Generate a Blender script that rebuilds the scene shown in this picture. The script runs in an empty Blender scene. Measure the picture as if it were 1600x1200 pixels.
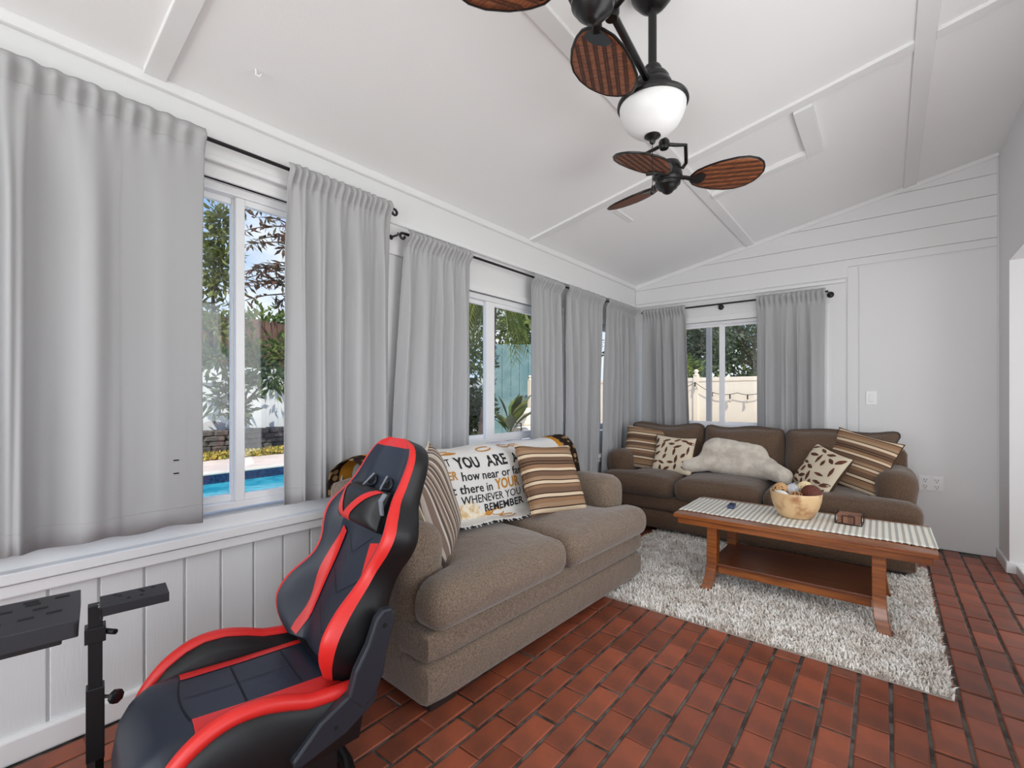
import bpy, bmesh, math, random
import numpy as np
from mathutils import Vector, Matrix

# ------------------------------------------------------------------ camera, world, lights
SC = bpy.context.scene
COL = SC.collection
F, CX, CY, H = 724.0, 800.0, 619.0, 1.2          # focal length / principal point in 1600x1200 pixels, eye height
YAW = math.atan2(586, F)
CAMX = 2.2328
camd = bpy.data.cameras.new('camera')
camd.sensor_width = 36.0
camd.lens = F / 1600 * 36
camd.shift_y = 19 / 1600
camd.clip_start = 0.02
camd.clip_end = 300
cam = bpy.data.objects.new('camera', camd)
cam.location = (CAMX, 0, H)
cam.rotation_euler = (math.pi / 2, 0, YAW)
COL.objects.link(cam)
SC.camera = cam

SC.view_settings.view_transform = 'Standard'
SC.view_settings.look = 'None'
SC.view_settings.exposure = 0.14
SC.view_settings.gamma = 1.0
SC.view_settings.use_curve_mapping = False
SC.cycles.diffuse_bounces = 6
SC.cycles.transparent_max_bounces = 24

world = bpy.data.worlds.new('sky')
SC.world = world
world.use_nodes = True
nt = world.node_tree
nt.nodes.clear()
wo = nt.nodes.new('ShaderNodeOutputWorld')
bg = nt.nodes.new('ShaderNodeBackground')
tc = nt.nodes.new('ShaderNodeTexCoord')
sep = nt.nodes.new('ShaderNodeSeparateXYZ')
ramp = nt.nodes.new('ShaderNodeValToRGB')
ramp.color_ramp.elements[0].position = 0.0
ramp.color_ramp.elements[0].color = (0.62, 0.78, 0.95, 1)
ramp.color_ramp.elements[1].position = 0.55
ramp.color_ramp.elements[1].color = (0.10, 0.30, 0.78, 1)
cl = nt.nodes.new('ShaderNodeTexNoise')
cl.inputs['Scale'].default_value = 3.2
cl.inputs['Detail'].default_value = 6
cmap = nt.nodes.new('ShaderNodeMapping')
cmap.inputs['Scale'].default_value = (1, 1, 2.2)
cr = nt.nodes.new('ShaderNodeValToRGB')
cr.color_ramp.elements[0].position = 0.47
cr.color_ramp.elements[0].color = (0, 0, 0, 1)
cr.color_ramp.elements[1].position = 0.64
cr.color_ramp.elements[1].color = (1, 1, 1, 1)
mx = nt.nodes.new('ShaderNodeMix')
mx.data_type = 'RGBA'
mx.inputs['B'].default_value = (0.95, 0.96, 0.98, 1)
L = nt.links.new
L(tc.outputs['Generated'], sep.inputs[0])
L(sep.outputs['Z'], ramp.inputs[0])
L(tc.outputs['Generated'], cmap.inputs[0])
L(cmap.outputs[0], cl.inputs['Vector'])
L(cl.outputs['Fac'], cr.inputs[0])
L(cr.outputs[0], mx.inputs['Factor'])
L(ramp.outputs[0], mx.inputs['A'])
L(mx.outputs['Result'], bg.inputs['Color'])
bg.inputs['Strength'].default_value = 1.1
L(bg.outputs[0], wo.inputs[0])

sd = bpy.data.lights.new('sun', 'SUN')
sd.energy = 4.2
sd.angle = 0.01
sd.color = (1.0, 0.95, 0.86)
sun = bpy.data.objects.new('sun', sd)
sun.rotation_euler = Vector((-0.55, 0.42, -0.95)).to_track_quat('-Z', 'Y').to_euler()
COL.objects.link(sun)


def area(name, loc, direction, sx, sy, power, color=(1, 1, 1)):
    d = bpy.data.lights.new(name, 'AREA')
    d.shape = 'RECTANGLE'
    d.size, d.size_y = sx, sy
    d.energy = power
    d.color = color
    o = bpy.data.objects.new(name, d)
    o.location = loc
    o.rotation_euler = Vector(direction).to_track_quat('-Z', 'Z').to_euler()
    COL.objects.link(o)
    return o


# unseen fill lamps added in openings out of view and in the passage
area('fill_lamp_front', (1.45, -2.44, 1.45), (0, 1, 0.42), 2.4, 1.7, 60, (0.965, 0.985, 1.0))
area('fill_lamp_door', (2.84, -0.65, 1.25), (-1, 0.12, 0.30), 2.1, 1.9, 18, (0.965, 0.985, 1.0))
area('fill_lamp_side', (2.84, 1.85, 1.45), (-1, 0.25, 0.40), 1.9, 1.4, 24, (0.965, 0.985, 1.0))
area('fill_lamp_passage', (4.34, 3.7, 1.35), (-1, 0.1, 0.15), 1.5, 1.8, 26, (0.965, 0.985, 1.0))

random.seed(7)
RNG = np.random.default_rng(7)
PI = math.pi

FW = (-math.sin(YAW), math.cos(YAW))
RT = (math.cos(YAW), math.sin(YAW))


def ray(x, y):
    r = (x - CX) / F
    return Vector((FW[0] + r * RT[0], FW[1] + r * RT[1], -(y - CY) / F))


def at_t(x, y, t):
    return Vector((CAMX, 0, H)) + ray(x, y) * t


def proj(p):
    v = (p[0] - CAMX, p[1], p[2] - H)
    z = v[0] * FW[0] + v[1] * FW[1]
    if z < 0.05:
        return (-9999, -9999, z)
    r = v[0] * RT[0] + v[1] * RT[1]
    return (CX + F * r / z, CY - F * v[2] / z, z)


# ------------------------------------------------------------------ materials
def lin(r, g, b):
    f = lambda c: (c / 255 / 12.92) if c / 255 <= 0.04045 else ((c / 255 + 0.055) / 1.055) ** 2.4
    return (f(r), f(g), f(b), 1)


MATS = {}


def M(name, rgb, rough=0.5, metal=0.0, spec=0.5, rgb2=None, nscale=8.0, nlo=0.4, nhi=0.6, bump=0.0, bscale=60.0,
      bdist=0.002, stretch=(1, 1, 1), detail=4, rnd=0.0, sheen=0.0, trans=0.0, coat=0.0, wrinkle=0.0):
    m = bpy.data.materials.new(name)
    m.use_nodes = True
    t = m.node_tree
    b = t.nodes['Principled BSDF']
    b.inputs['Base Color'].default_value = lin(*rgb)
    b.inputs['Roughness'].default_value = rough
    b.inputs['Metallic'].default_value = metal
    b.inputs['Specular IOR Level'].default_value = spec
    b.inputs['Sheen Weight'].default_value = sheen
    b.inputs['Coat Weight'].default_value = coat
    tcn = mp = None
    if rgb2 or bump:
        tcn = t.nodes.new('ShaderNodeTexCoord')
        mp = t.nodes.new('ShaderNodeMapping')
        mp.inputs['Scale'].default_value = stretch
        t.links.new(tcn.outputs['Object'], mp.inputs[0])
    last = None
    if rgb2:
        n = t.nodes.new('ShaderNodeTexNoise')
        n.inputs['Scale'].default_value = nscale
        n.inputs['Detail'].default_value = detail
        t.links.new(mp.outputs[0], n.inputs['Vector'])
        r = t.nodes.new('ShaderNodeValToRGB')
        r.color_ramp.elements[0].position = nlo
        r.color_ramp.elements[0].color = lin(*rgb)
        r.color_ramp.elements[1].position = nhi
        r.color_ramp.elements[1].color = lin(*rgb2)
        t.links.new(n.outputs['Fac'], r.inputs[0])
        last = r.outputs[0]
        t.links.new(last, b.inputs['Base Color'])
    if rnd:
        oi = t.nodes.new('ShaderNodeObjectInfo')
        hs = t.nodes.new('ShaderNodeHueSaturation')
        mr = t.nodes.new('ShaderNodeMapRange')
        mr.inputs['To Min'].default_value = 1 - rnd
        mr.inputs['To Max'].default_value = 1 + rnd
        t.links.new(oi.outputs['Random'], mr.inputs['Value'])
        t.links.new(mr.outputs[0], hs.inputs['Value'])
        if last:
            t.links.new(last, hs.inputs['Color'])
        else:
            hs.inputs['Color'].default_value = lin(*rgb)
        t.links.new(hs.outputs[0], b.inputs['Base Color'])
    if bump:
        n2 = t.nodes.new('ShaderNodeTexNoise')
        n2.inputs['Scale'].default_value = bscale
        n2.inputs['Detail'].default_value = 3
        t.links.new(mp.outputs[0], n2.inputs['Vector'])
        bp = t.nodes.new('ShaderNodeBump')
        bp.inputs['Strength'].default_value = bump
        bp.inputs['Distance'].default_value = bdist
        t.links.new(n2.outputs['Fac'], bp.inputs['Height'])
        t.links.new(bp.outputs[0], b.inputs['Normal'])
        if wrinkle:
            n3 = t.nodes.new('ShaderNodeTexNoise')
            n3.inputs['Scale'].default_value = 7.0
            n3.inputs['Detail'].default_value = 2.5
            n3.inputs['Distortion'].default_value = 1.2
            t.links.new(mp.outputs[0], n3.inputs['Vector'])
            bp3 = t.nodes.new('ShaderNodeBump')
            bp3.inputs['Strength'].default_value = wrinkle
            bp3.inputs['Distance'].default_value = 0.02
            t.links.new(n3.outputs['Fac'], bp3.inputs['Height'])
            t.links.new(bp3.outputs[0], bp.inputs['Normal'])
    if trans:
        tr = t.nodes.new('ShaderNodeBsdfTranslucent')
        tr.inputs['Color'].default_value = lin(*rgb)
        ms = t.nodes.new('ShaderNodeMixShader')
        ms.inputs[0].default_value = trans
        t.links.new(b.outputs[0], ms.inputs[1])
        t.links.new(tr.outputs[0], ms.inputs[2])
        t.links.new(ms.outputs[0], t.nodes['Material Output'].inputs[0])
    MATS[name] = m
    return m


def stripes(name, stops, axis=1, size=0.4, rough=0.9, bump=0.25, times=1.45):
    """constant colour bands along one local axis of the object, size = length of the whole band sequence"""
    m = bpy.data.materials.new(name)
    m.use_nodes = True
    t = m.node_tree
    b = t.nodes['Principled BSDF']
    b.inputs['Roughness'].default_value = rough
    b.inputs['Specular IOR Level'].default_value = 0.2
    tcn = t.nodes.new('ShaderNodeTexCoord')
    sp = t.nodes.new('ShaderNodeSeparateXYZ')
    t.links.new(tcn.outputs['Object'], sp.inputs[0])
    mr = t.nodes.new('ShaderNodeMapRange')
    mr.inputs['From Min'].default_value = -size / 2
    mr.inputs['From Max'].default_value = size / 2
    t.links.new(sp.outputs[axis], mr.inputs['Value'])
    r = t.nodes.new('ShaderNodeValToRGB')
    cr_ = r.color_ramp
    cr_.interpolation = 'CONSTANT'
    cr_.elements[0].position = stops[0][0]
    cr_.elements[0].color = lin(*stops[0][1])
    cr_.elements[1].position = stops[1][0]
    cr_.elements[1].color = lin(*stops[1][1])
    for p, c in stops[2:]:
        e = cr_.elements.new(p)
        e.color = lin(*c)
    ml = t.nodes.new('ShaderNodeMath')
    ml.operation = 'MULTIPLY'
    ml.inputs[1].default_value = times
    fc = t.nodes.new('ShaderNodeMath')
    fc.operation = 'FRACT'
    t.links.new(mr.outputs[0], ml.inputs[0])
    t.links.new(ml.outputs[0], fc.inputs[0])
    t.links.new(fc.outputs[0], r.inputs[0])
    t.links.new(r.outputs[0], b.inputs['Base Color'])
    n2 = t.nodes.new('ShaderNodeTexNoise')
    n2.inputs['Scale'].default_value = 220
    t.links.new(tcn.outputs['Object'], n2.inputs['Vector'])
    bp = t.nodes.new('ShaderNodeBump')
    bp.inputs['Strength'].default_value = bump
    bp.inputs['Distance'].default_value = 0.002
    t.links.new(n2.outputs['Fac'], bp.inputs['Height'])
    t.links.new(bp.outputs[0], b.inputs['Normal'])
    MATS[name] = m
    return m


M('white_wall', (229, 229, 229), 0.6, bump=0.10, bscale=45, spec=0.3)
M('white_trim', (234, 234, 234), 0.45, spec=0.35)
M('white_panel', (222, 223, 223), 0.55, bump=0.25, bscale=30, stretch=(6, 6, 0.4), spec=0.3)
M('white_ceiling', (244, 244, 244), 0.7, bump=0.25, bscale=70, stretch=(1, 1, 1), spec=0.2)
M('vinyl', (243, 243, 244), 0.35)
M('mortar', (56, 51, 47), 0.75, rgb2=(104, 98, 92), nscale=14, bump=0.5, bscale=90)
M('brick', (156, 82, 57), 0.38, rgb2=(114, 66, 50), nscale=7, nlo=0.35, nhi=0.75, bump=0.35, bscale=60, bdist=0.0015, rnd=0.24, spec=0.45)
M('fabric', (104, 88, 74), 0.95, rgb2=(142, 124, 108), nscale=185, nlo=0.36, nhi=0.64, bump=0.55, bscale=170, bdist=0.003, sheen=0.35, spec=0.15, detail=6, wrinkle=0.45)
M('fabric_shaded', (84, 66, 52), 0.95, rgb2=(110, 89, 73), nscale=185, nlo=0.36, nhi=0.64, bump=0.55, bscale=170, bdist=0.003, sheen=0.25, spec=0.15, detail=6, wrinkle=0.55)  # same cloth as the loveseat, dimmer light at the back put into its colour
M('plinth', (44, 34, 30), 0.5)
M('curtain', (181, 181, 182), 0.9, bump=0.15, bscale=350, bdist=0.001, spec=0.15, trans=0.12)
M('rod_metal', (52, 52, 54), 0.35, metal=0.8)
M('black_metal', (20, 20, 22), 0.38, spec=0.5)
M('plate_metal', (36, 37, 43), 0.42, bump=0.1, bscale=300)
M('slot', (6, 6, 7), 0.8)
M('steel', (190, 190, 190), 0.3, metal=1.0)
M('leather', (34, 41, 54), 0.42, bump=0.12, bscale=260, bdist=0.001, spec=0.45)
M('leather_black', (16, 16, 19), 0.48, bump=0.15, bscale=260, bdist=0.001)
M('leather_red', (216, 40, 36), 0.40, bump=0.10, bscale=260, bdist=0.001)
M('seam', (14, 18, 26), 0.8)
M('plastic_dark', (36, 40, 48), 0.45, bump=0.15, bscale=300)
M('strap', (120, 124, 132), 0.6)
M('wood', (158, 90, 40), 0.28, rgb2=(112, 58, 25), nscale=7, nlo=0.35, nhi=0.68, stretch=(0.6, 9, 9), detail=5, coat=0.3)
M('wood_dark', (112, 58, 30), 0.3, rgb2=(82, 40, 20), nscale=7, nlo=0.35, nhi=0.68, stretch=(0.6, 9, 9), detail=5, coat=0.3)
M('rug_base', (176, 168, 158), 0.95)
M('rug_pile', (252, 249, 244), 0.9, rgb2=(228, 220, 211), nscale=9, nlo=0.4, nhi=0.66, spec=0.15)
M('bronze', (26, 25, 25), 0.33, metal=0.35, spec=0.6)
M('frost', (232, 232, 232), 0.35, spec=0.5)
M('wicker', (156, 92, 54), 0.5, rgb2=(112, 62, 36), nscale=30, nlo=0.4, nhi=0.6, stretch=(1, 6, 1))
M('wicker_top', (146, 120, 104), 0.6, rgb2=(122, 98, 84), nscale=20, stretch=(1, 8, 1))
M('wicker_cord', (66, 36, 24), 0.55)
M('cream_cloth', (222, 208, 184), 0.95, bump=0.3, bscale=200, spec=0.15)
M('leaf_print', (112, 62, 40), 0.8, rgb2=(70, 42, 30), nscale=40)
M('pillow_back', (78, 60, 48), 0.95, bump=0.3, bscale=200, spec=0.15)
M('plush', (222, 213, 200), 0.97, rgb2=(204, 194, 180), nscale=14, bump=0.7, bscale=70, bdist=0.006, sheen=0.4, spec=0.1)
M('gold_print', (192, 132, 46), 0.8)
M('ink', (28, 28, 32), 0.85)
M('tan_print', (214, 182, 130), 0.85, rgb2=(236, 226, 206), nscale=30)
M('bowl_wood', (222, 188, 142), 0.35, rgb2=(160, 104, 60), nscale=11, nlo=0.50, nhi=0.70, coat=0.2, detail=8)
M('ball_core', (120, 82, 52), 0.8)
M('ball_core_dark', (46, 22, 16), 0.8)
M('remote_blue', (44, 60, 96), 0.4)
M('rubber', (20, 22, 28), 0.6)
M('ball_tan', (206, 162, 112), 0.7)
M('ball_cream', (232, 210, 168), 0.7)
M('ball_brown', (96, 44, 30), 0.6)
M('ball_silver', (206, 206, 210), 0.35)
M('shell_white', (238, 234, 226), 0.4)
M('coaster', (150, 104, 80), 0.6, rgb2=(110, 72, 54), nscale=20)
M('iron', (46, 30, 26), 0.5, metal=0.4)
M('plate_white', (238, 238, 238), 0.35)
M('plate_dark', (50, 50, 50), 0.6)
# outdoors
M('concrete', (226, 214, 200), 0.85, rgb2=(206, 194, 182), nscale=2)
M('deck_pink', (224, 204, 192), 0.85, rgb2=(208, 190, 180), nscale=2)
M('lawn', (120, 128, 70), 0.95, rgb2=(90, 102, 52), nscale=5)
M('flowers', (208, 178, 86), 0.9, rgb2=(120, 124, 60), nscale=22)
M('soil', (150, 120, 92), 0.95, rgb2=(118, 92, 72), nscale=9)
M('stone', (116, 106, 98), 0.9, rgb2=(84, 78, 74), nscale=6, rnd=0.3)
M('vinyl_fence', (226, 226, 224), 0.5)
M('cream_fence', (240, 226, 204), 0.5)
M('old_wood', (126, 92, 74), 0.9, rgb2=(96, 70, 58), nscale=6, stretch=(8, 8, 0.5), rnd=0.25)
M('pool_tile', (38, 58, 96), 0.25, rgb2=(20, 30, 56), nscale=30)
M('water', (40, 150, 176), 0.08, rgb2=(70, 184, 202), nscale=3, bump=0.12, bscale=6, bdist=0.05, spec=0.5)
M('bark', (96, 78, 64), 0.9, rgb2=(70, 56, 46), nscale=8)
M('leaf_green', (84, 104, 48), 0.85, rgb2=(128, 138, 62), nscale=1.6, trans=0.25)
M('leaf_dark', (50, 66, 42), 0.85, rgb2=(82, 96, 58), nscale=2.0, trans=0.2)
M('leaf_olive', (132, 136, 76), 0.85, rgb2=(92, 100, 54), nscale=2.0, trans=0.25)
M('leaf_rust', (116, 74, 60), 0.85, rgb2=(92, 84, 60), nscale=2.0, trans=0.2)
M('leaf_grey', (104, 112, 92), 0.85, rgb2=(66, 76, 56), nscale=1.2, trans=0.2)
M('teal', (104, 138, 142), 0.7, rgb2=(124, 152, 154), nscale=2)
M('cushion_out', (232, 224, 210), 0.9)
M('frame_out', (70, 66, 62), 0.5)
M('post_grey', (120, 120, 122), 0.5)
M('cable', (44, 40, 38), 0.6)
M('bulb', (196, 190, 176), 0.2)

# thin window glass: mostly clear, with a faint mirror-like reflection
g = bpy.data.materials.new('glass')
g.use_nodes = True
t = g.node_tree
t.nodes.remove(t.nodes['Principled BSDF'])
ga = t.nodes.new('ShaderNodeBsdfTransparent')
ga.inputs['Color'].default_value = (0.97, 0.985, 0.98, 1)
gb = t.nodes.new('ShaderNodeBsdfGlossy')
gb.inputs['Roughness'].default_value = 0.02
gm = t.nodes.new('ShaderNodeMixShader')
gm.inputs[0].default_value = 0.035
t.links.new(ga.outputs[0], gm.inputs[1])
t.links.new(gb.outputs[0], gm.inputs[2])
t.links.new(gm.outputs[0], t.nodes['Material Output'].inputs[0])
MATS['glass'] = g

# striped pillow cloth
cA, cB, cC, cD, cE = (150, 116, 88), (222, 200, 172), (118, 92, 74), (70, 52, 42), (164, 134, 106)
seq = []
pat = [(cD, .02), (cC, .075), (cB, .06), (cD, .02), (cE, .07), (cA, .075), (cD, .02), (cB, .055), (cD, .02), (cC, .10), (cA, .05), (cD, .015), (cB, .055), (cD, .02), (cE, .06), (cC, .09), (cD, .02), (cB, .05), (cA, .07), (cD, .02), (cC, .055)]
p0 = 0.0
for c, w in pat:
    seq.append((p0, c))
    p0 += w
stripes('striped_cloth', seq, axis=1, size=0.46)
pat2 = [((214, 202, 186), .03), ((104, 92, 88), .05), ((196, 184, 172), .03), ((130, 112, 100), .08), ((206, 196, 186), .03), ((96, 84, 78), .05), ((176, 160, 146), .05), ((120, 104, 94), .06), ((212, 200, 186), .03), ((104, 90, 82), .06), ((160, 142, 126), .06), ((208, 196, 182), .03), ((112, 96, 86), .08), ((196, 182, 168), .03), ((92, 80, 74), .05), ((160, 144, 130), .06), ((214, 204, 190), .04), ((118, 102, 92), .10), ((196, 184, 170), .08)]
seq, p0 = [], 0.0
for c, w in pat2:
    seq.append((p0, c))
    p0 += w
stripes('striped_cloth_narrow', seq, axis=0, size=0.46)
seq = []
for k in range(15):
    seq.append((k / 15.0, (232, 226, 214)))
    seq.append((k / 15.0 + 0.027, (190, 190, 184)))
# repeated fine weave stripes for the table runner
m = M('runner_cloth', (230, 224, 212), 0.9)
t = m.node_tree
tcn = t.nodes.new('ShaderNodeTexCoord')
sp = t.nodes.new('ShaderNodeSeparateXYZ')
t.links.new(tcn.outputs['Object'], sp.inputs[0])
mt = t.nodes.new('ShaderNodeMath')
mt.operation = 'MULTIPLY'
mt.inputs[1].default_value = 1 / 0.0285
t.links.new(sp.outputs[0], mt.inputs[0])
fr = t.nodes.new('ShaderNodeMath')
fr.operation = 'FRACT'
t.links.new(mt.outputs[0], fr.inputs[0])
r = t.nodes.new('ShaderNodeValToRGB')
r.color_ramp.elements[0].position = 0.0
r.color_ramp.elements[0].color = lin(236, 230, 218)
r.color_ramp.elements[1].position = 0.62
r.color_ramp.elements[1].color = lin(176, 178, 172)
e = r.color_ramp.elements.new(0.5)
e.color = lin(236, 230, 218)
e = r.color_ramp.elements.new(0.97)
e.color = lin(180, 180, 174)
t.links.new(fr.outputs[0], r.inputs[0])
t.links.new(r.outputs[0], t.nodes['Principled BSDF'].inputs['Base Color'])

# blanket cloth: printed border bands at both ends (by local x), leopard-like speckle on the border
m = M('blanket_cloth', (226, 224, 220), 0.95, spec=0.1)
t = m.node_tree
tcn = t.nodes.new('ShaderNodeTexCoord')
sp = t.nodes.new('ShaderNodeSeparateXYZ')
t.links.new(tcn.outputs['Object'], sp.inputs[0])
r = t.nodes.new('ShaderNodeValToRGB')
r.color_ramp.interpolation = 'CONSTANT'
els = [(0.0, (0, 0, 0)), (0.105 / 1.8, (0.5, 0.5, 0.5)), (0.17 / 1.8, (1, 1, 1)), (1.50 / 1.8, (0.5, 0.5, 0.5)), (1.54 / 1.8, (0, 0, 0))]
r.color_ramp.elements[0].position = 0
r.color_ramp.elements[0].color = (0, 0, 0, 1)
r.color_ramp.elements[1].position = els[1][0]
r.color_ramp.elements[1].color = (0.5, 0.5, 0.5, 1)
for p, c in els[2:]:
    e = r.color_ramp.elements.new(p)
    e.color = (*c, 1)
mr = t.nodes.new('ShaderNodeMath')
mr.operation = 'DIVIDE'
mr.inputs[1].default_value = 1.8
t.links.new(sp.outputs[0], mr.inputs[0])
t.links.new(mr.outputs[0], r.inputs[0])
vo = t.nodes.new('ShaderNodeTexVoronoi')
vo.inputs['Scale'].default_value = 26
t.links.new(tcn.outputs['Object'], vo.inputs['Vector'])
vr = t.nodes.new('ShaderNodeValToRGB')
vr.color_ramp.elements[0].position = 0.30
vr.color_ramp.elements[0].color = lin(150, 120, 84)
vr.color_ramp.elements[1].position = 0.45
vr.color_ramp.elements[1].color = lin(40, 30, 24)
t.links.new(vo.outputs['Distance'], vr.inputs[0])
r2 = t.nodes.new('ShaderNodeValToRGB')
r2.color_ramp.interpolation = 'CONSTANT'
r2.color_ramp.elements[0].color = lin(192, 132, 46)
r2.color_ramp.elements[1].position = 0.75
r2.color_ramp.elements[1].color = lin(226, 224, 220)
t.links.new(r.outputs[0], r2.inputs[0])
lt = t.nodes.new('ShaderNodeMath')
lt.operation = 'LESS_THAN'
lt.inputs[1].default_value = 0.25
t.links.new(r.outputs[0], lt.inputs[0])
mxx = t.nodes.new('ShaderNodeMix')
mxx.data_type = 'RGBA'
t.links.new(lt.outputs[0], mxx.inputs['Factor'])
t.links.new(r2.outputs[0], mxx.inputs['A'])
t.links.new(vr.outputs[0], mxx.inputs['B'])
t.links.new(mxx.outputs['Result'], t.nodes['Principled BSDF'].inputs['Base Color'])


# ------------------------------------------------------------------ mesh helpers
class B:
    def __init__(s):
        s.v, s.f, s.m = [], [], []

    def add(s, vs, fs, m=0):
        o = len(s.v)
        s.v += [tuple(p) for p in vs]
        s.f += [tuple(i + o for i in f) for f in fs]
        s.m += [m] * len(fs)
        return s

    def box(s, x0, x1, y0, y1, z0, z1, m=0):
        vs = [(x, y, z) for z in (z0, z1) for y in (y0, y1) for x in (x0, x1)]
        return s.add(vs, [(0, 2, 3, 1), (4, 5, 7, 6), (0, 1, 5, 4), (2, 6, 7, 3), (0, 4, 6, 2), (1, 3, 7, 5)], m)

    def tube(s, path, r, n=8, caps=True, closed=False, m=0, flat=None):
        P = [Vector(p) for p in path]
        k = len(P)
        rr = r if isinstance(r, (list, tuple)) else [r] * k
        vs, fs = [], []
        up = None
        for i in range(k):
            a = P[(i - 1) % k] if (closed or i > 0) else P[i]
            b = P[(i + 1) % k] if (closed or i < k - 1) else P[i]
            d = (b - a).normalized()
            if up is None:
                up = Vector((0, 0, 1)) if abs(d.z) < 0.9 else Vector((1, 0, 0))
            up = (up - d * up.dot(d)).normalized()
            sd_ = d.cross(up)
            for j in range(n):
                an = 2 * PI * j / n
                q = up * math.cos(an) * rr[i] + sd_ * math.sin(an) * rr[i] * (flat or 1)
                vs.append(P[i] + q)
        for i in range(k if closed else k - 1):
            i2 = (i + 1) % k
            for j in range(n):
                j2 = (j + 1) % n
                fs.append((i * n + j, i2 * n + j, i2 * n + j2, i * n + j2))
        if caps and not closed:
            fs.append(tuple(range(n)))
            fs.append(tuple((k - 1) * n + j for j in reversed(range(n))))
        return s.add(vs, fs, m)

    def lathe(s, prof, n=24, mat=None, m=0):
        mat = mat or Matrix()
        vs, fs = [], []
        for r_, z in prof:
            for j in range(n):
                a = 2 * PI * j / n
                vs.append(mat @ Vector((r_ * math.cos(a), r_ * math.sin(a), z)))
        for i in range(len(prof) - 1):
            for j in range(n):
                j2 = (j + 1) % n
                fs.append((i * n + j, i * n + j2, (i + 1) * n + j2, (i + 1) * n + j))
        fs.append(tuple(reversed(range(n))))
        fs.append(tuple((len(prof) - 1) * n + j for j in range(n)))
        return s.add(vs, fs, m)

    def prism(s, poly, fn, a, b, m=0):
        """poly: 2-D points, fn(u, v, w) -> 3-D, extruded from w=a to w=b"""
        n = len(poly)
        vs = [fn(u, v, a) for u, v in poly] + [fn(u, v, b) for u, v in poly]
        fs = [tuple(range(n)), tuple(reversed(range(n, 2 * n)))]
        for i in range(n):
            j = (i + 1) % n
            fs.append((i, n + i, n + j, j))
        return s.add(vs, fs, m)

    def grid(s, fn, nu, nv, m=0, mfn=None, flip=False):
        vs = [fn(i / nu, j / nv) for j in range(nv + 1) for i in range(nu + 1)]
        o = len(s.v)
        s.v += [tuple(p) for p in vs]
        for j in range(nv):
            for i in range(nu):
                q = (j * (nu + 1) + i, j * (nu + 1) + i + 1, (j + 1) * (nu + 1) + i + 1, (j + 1) * (nu + 1) + i)
                if flip:
                    q = q[::-1]
                s.f.append(tuple(a + o for a in q))
                s.m.append(mfn((i + .5) / nu, (j + .5) / nv) if mfn else m)
        return s

    def mesh(s, name, mats, smooth=30):
        me = bpy.data.meshes.new(name)
        me.from_pydata(s.v, [], s.f)
        for mm in (mats if isinstance(mats, (list, tuple)) else [mats]):
            me.materials.append(MATS[mm])
        if isinstance(mats, (list, tuple)) and len(mats) > 1:
            me.polygons.foreach_set('material_index', s.m)
        if smooth:
            me.polygons.foreach_set('use_smooth', [True] * len(me.polygons))
            me.set_sharp_from_angle(angle=math.radians(smooth))
        me.update()
        return me

    def obj(s, name, mats, parent=None, smooth=30, bevel=0.0, fix=True, **tags):
        me = s.mesh(name, mats, smooth)
        if fix:
            bm = bmesh.new()
            bm.from_mesh(me)
            bmesh.ops.recalc_face_normals(bm, faces=bm.faces)
            bm.to_mesh(me)
            bm.free()
        o = link(name, me, parent, **tags)
        if bevel:
            md = o.modifiers.new('bevel', 'BEVEL')
            md.width = bevel
            md.segments = 2
            md.limit_method = 'ANGLE'
            md.angle_limit = math.radians(40)
        return o


def link(name, data, parent=None, label=None, cat=None, group=None, kind=None, loc=None, rot=None):
    o = bpy.data.objects.new(name, data)
    COL.objects.link(o)
    if parent is not None:
        o.parent = parent
    if label:
        o['label'] = label
    if cat:
        o['category'] = cat
    if group:
        o['group'] = group
    if kind:
        o['kind'] = kind
    if loc is not None:
        o.location = loc
    if rot is not None:
        o.rotation_euler = rot
    return o


def thing(name, label, cat, loc=(0, 0, 0), rot=(0, 0, 0), group=None):
    return link(name, None, None, label, cat, group, None, loc, rot)


def sstep(x, a, b):
    t_ = min(1, max(0, (x - a) / (b - a)))
    return t_ * t_ * (3 - 2 * t_)


def cubic(x, tab):
    """Catmull-Rom through unevenly spaced knots"""
    n_ = len(tab)
    if x <= tab[0][0]:
        return tab[0][1]
    if x >= tab[-1][0]:
        return tab[-1][1]
    i = max(k_ for k_ in range(n_ - 1) if tab[k_][0] <= x)
    sl = lambda k_: (tab[min(n_ - 1, k_ + 1)][1] - tab[max(0, k_ - 1)][1]) / (tab[min(n_ - 1, k_ + 1)][0] - tab[max(0, k_ - 1)][0])
    h_ = tab[i + 1][0] - tab[i][0]
    t_ = (x - tab[i][0]) / h_
    return (2 * t_ ** 3 - 3 * t_ ** 2 + 1) * tab[i][1] + (t_ ** 3 - 2 * t_ ** 2 + t_) * h_ * sl(i) + (-2 * t_ ** 3 + 3 * t_ ** 2) * tab[i + 1][1] + (t_ ** 3 - t_ ** 2) * h_ * sl(i + 1)


def interp(x, tab):
    if x <= tab[0][0]:
        return tab[0][1]
    for (a, va), (b, vb) in zip(tab, tab[1:]):
        if x <= b:
            t_ = (x - a) / (b - a)
            t_ = t_ * t_ * (3 - 2 * t_)
            return va + (vb - va) * t_
    return tab[-1][1]


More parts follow.
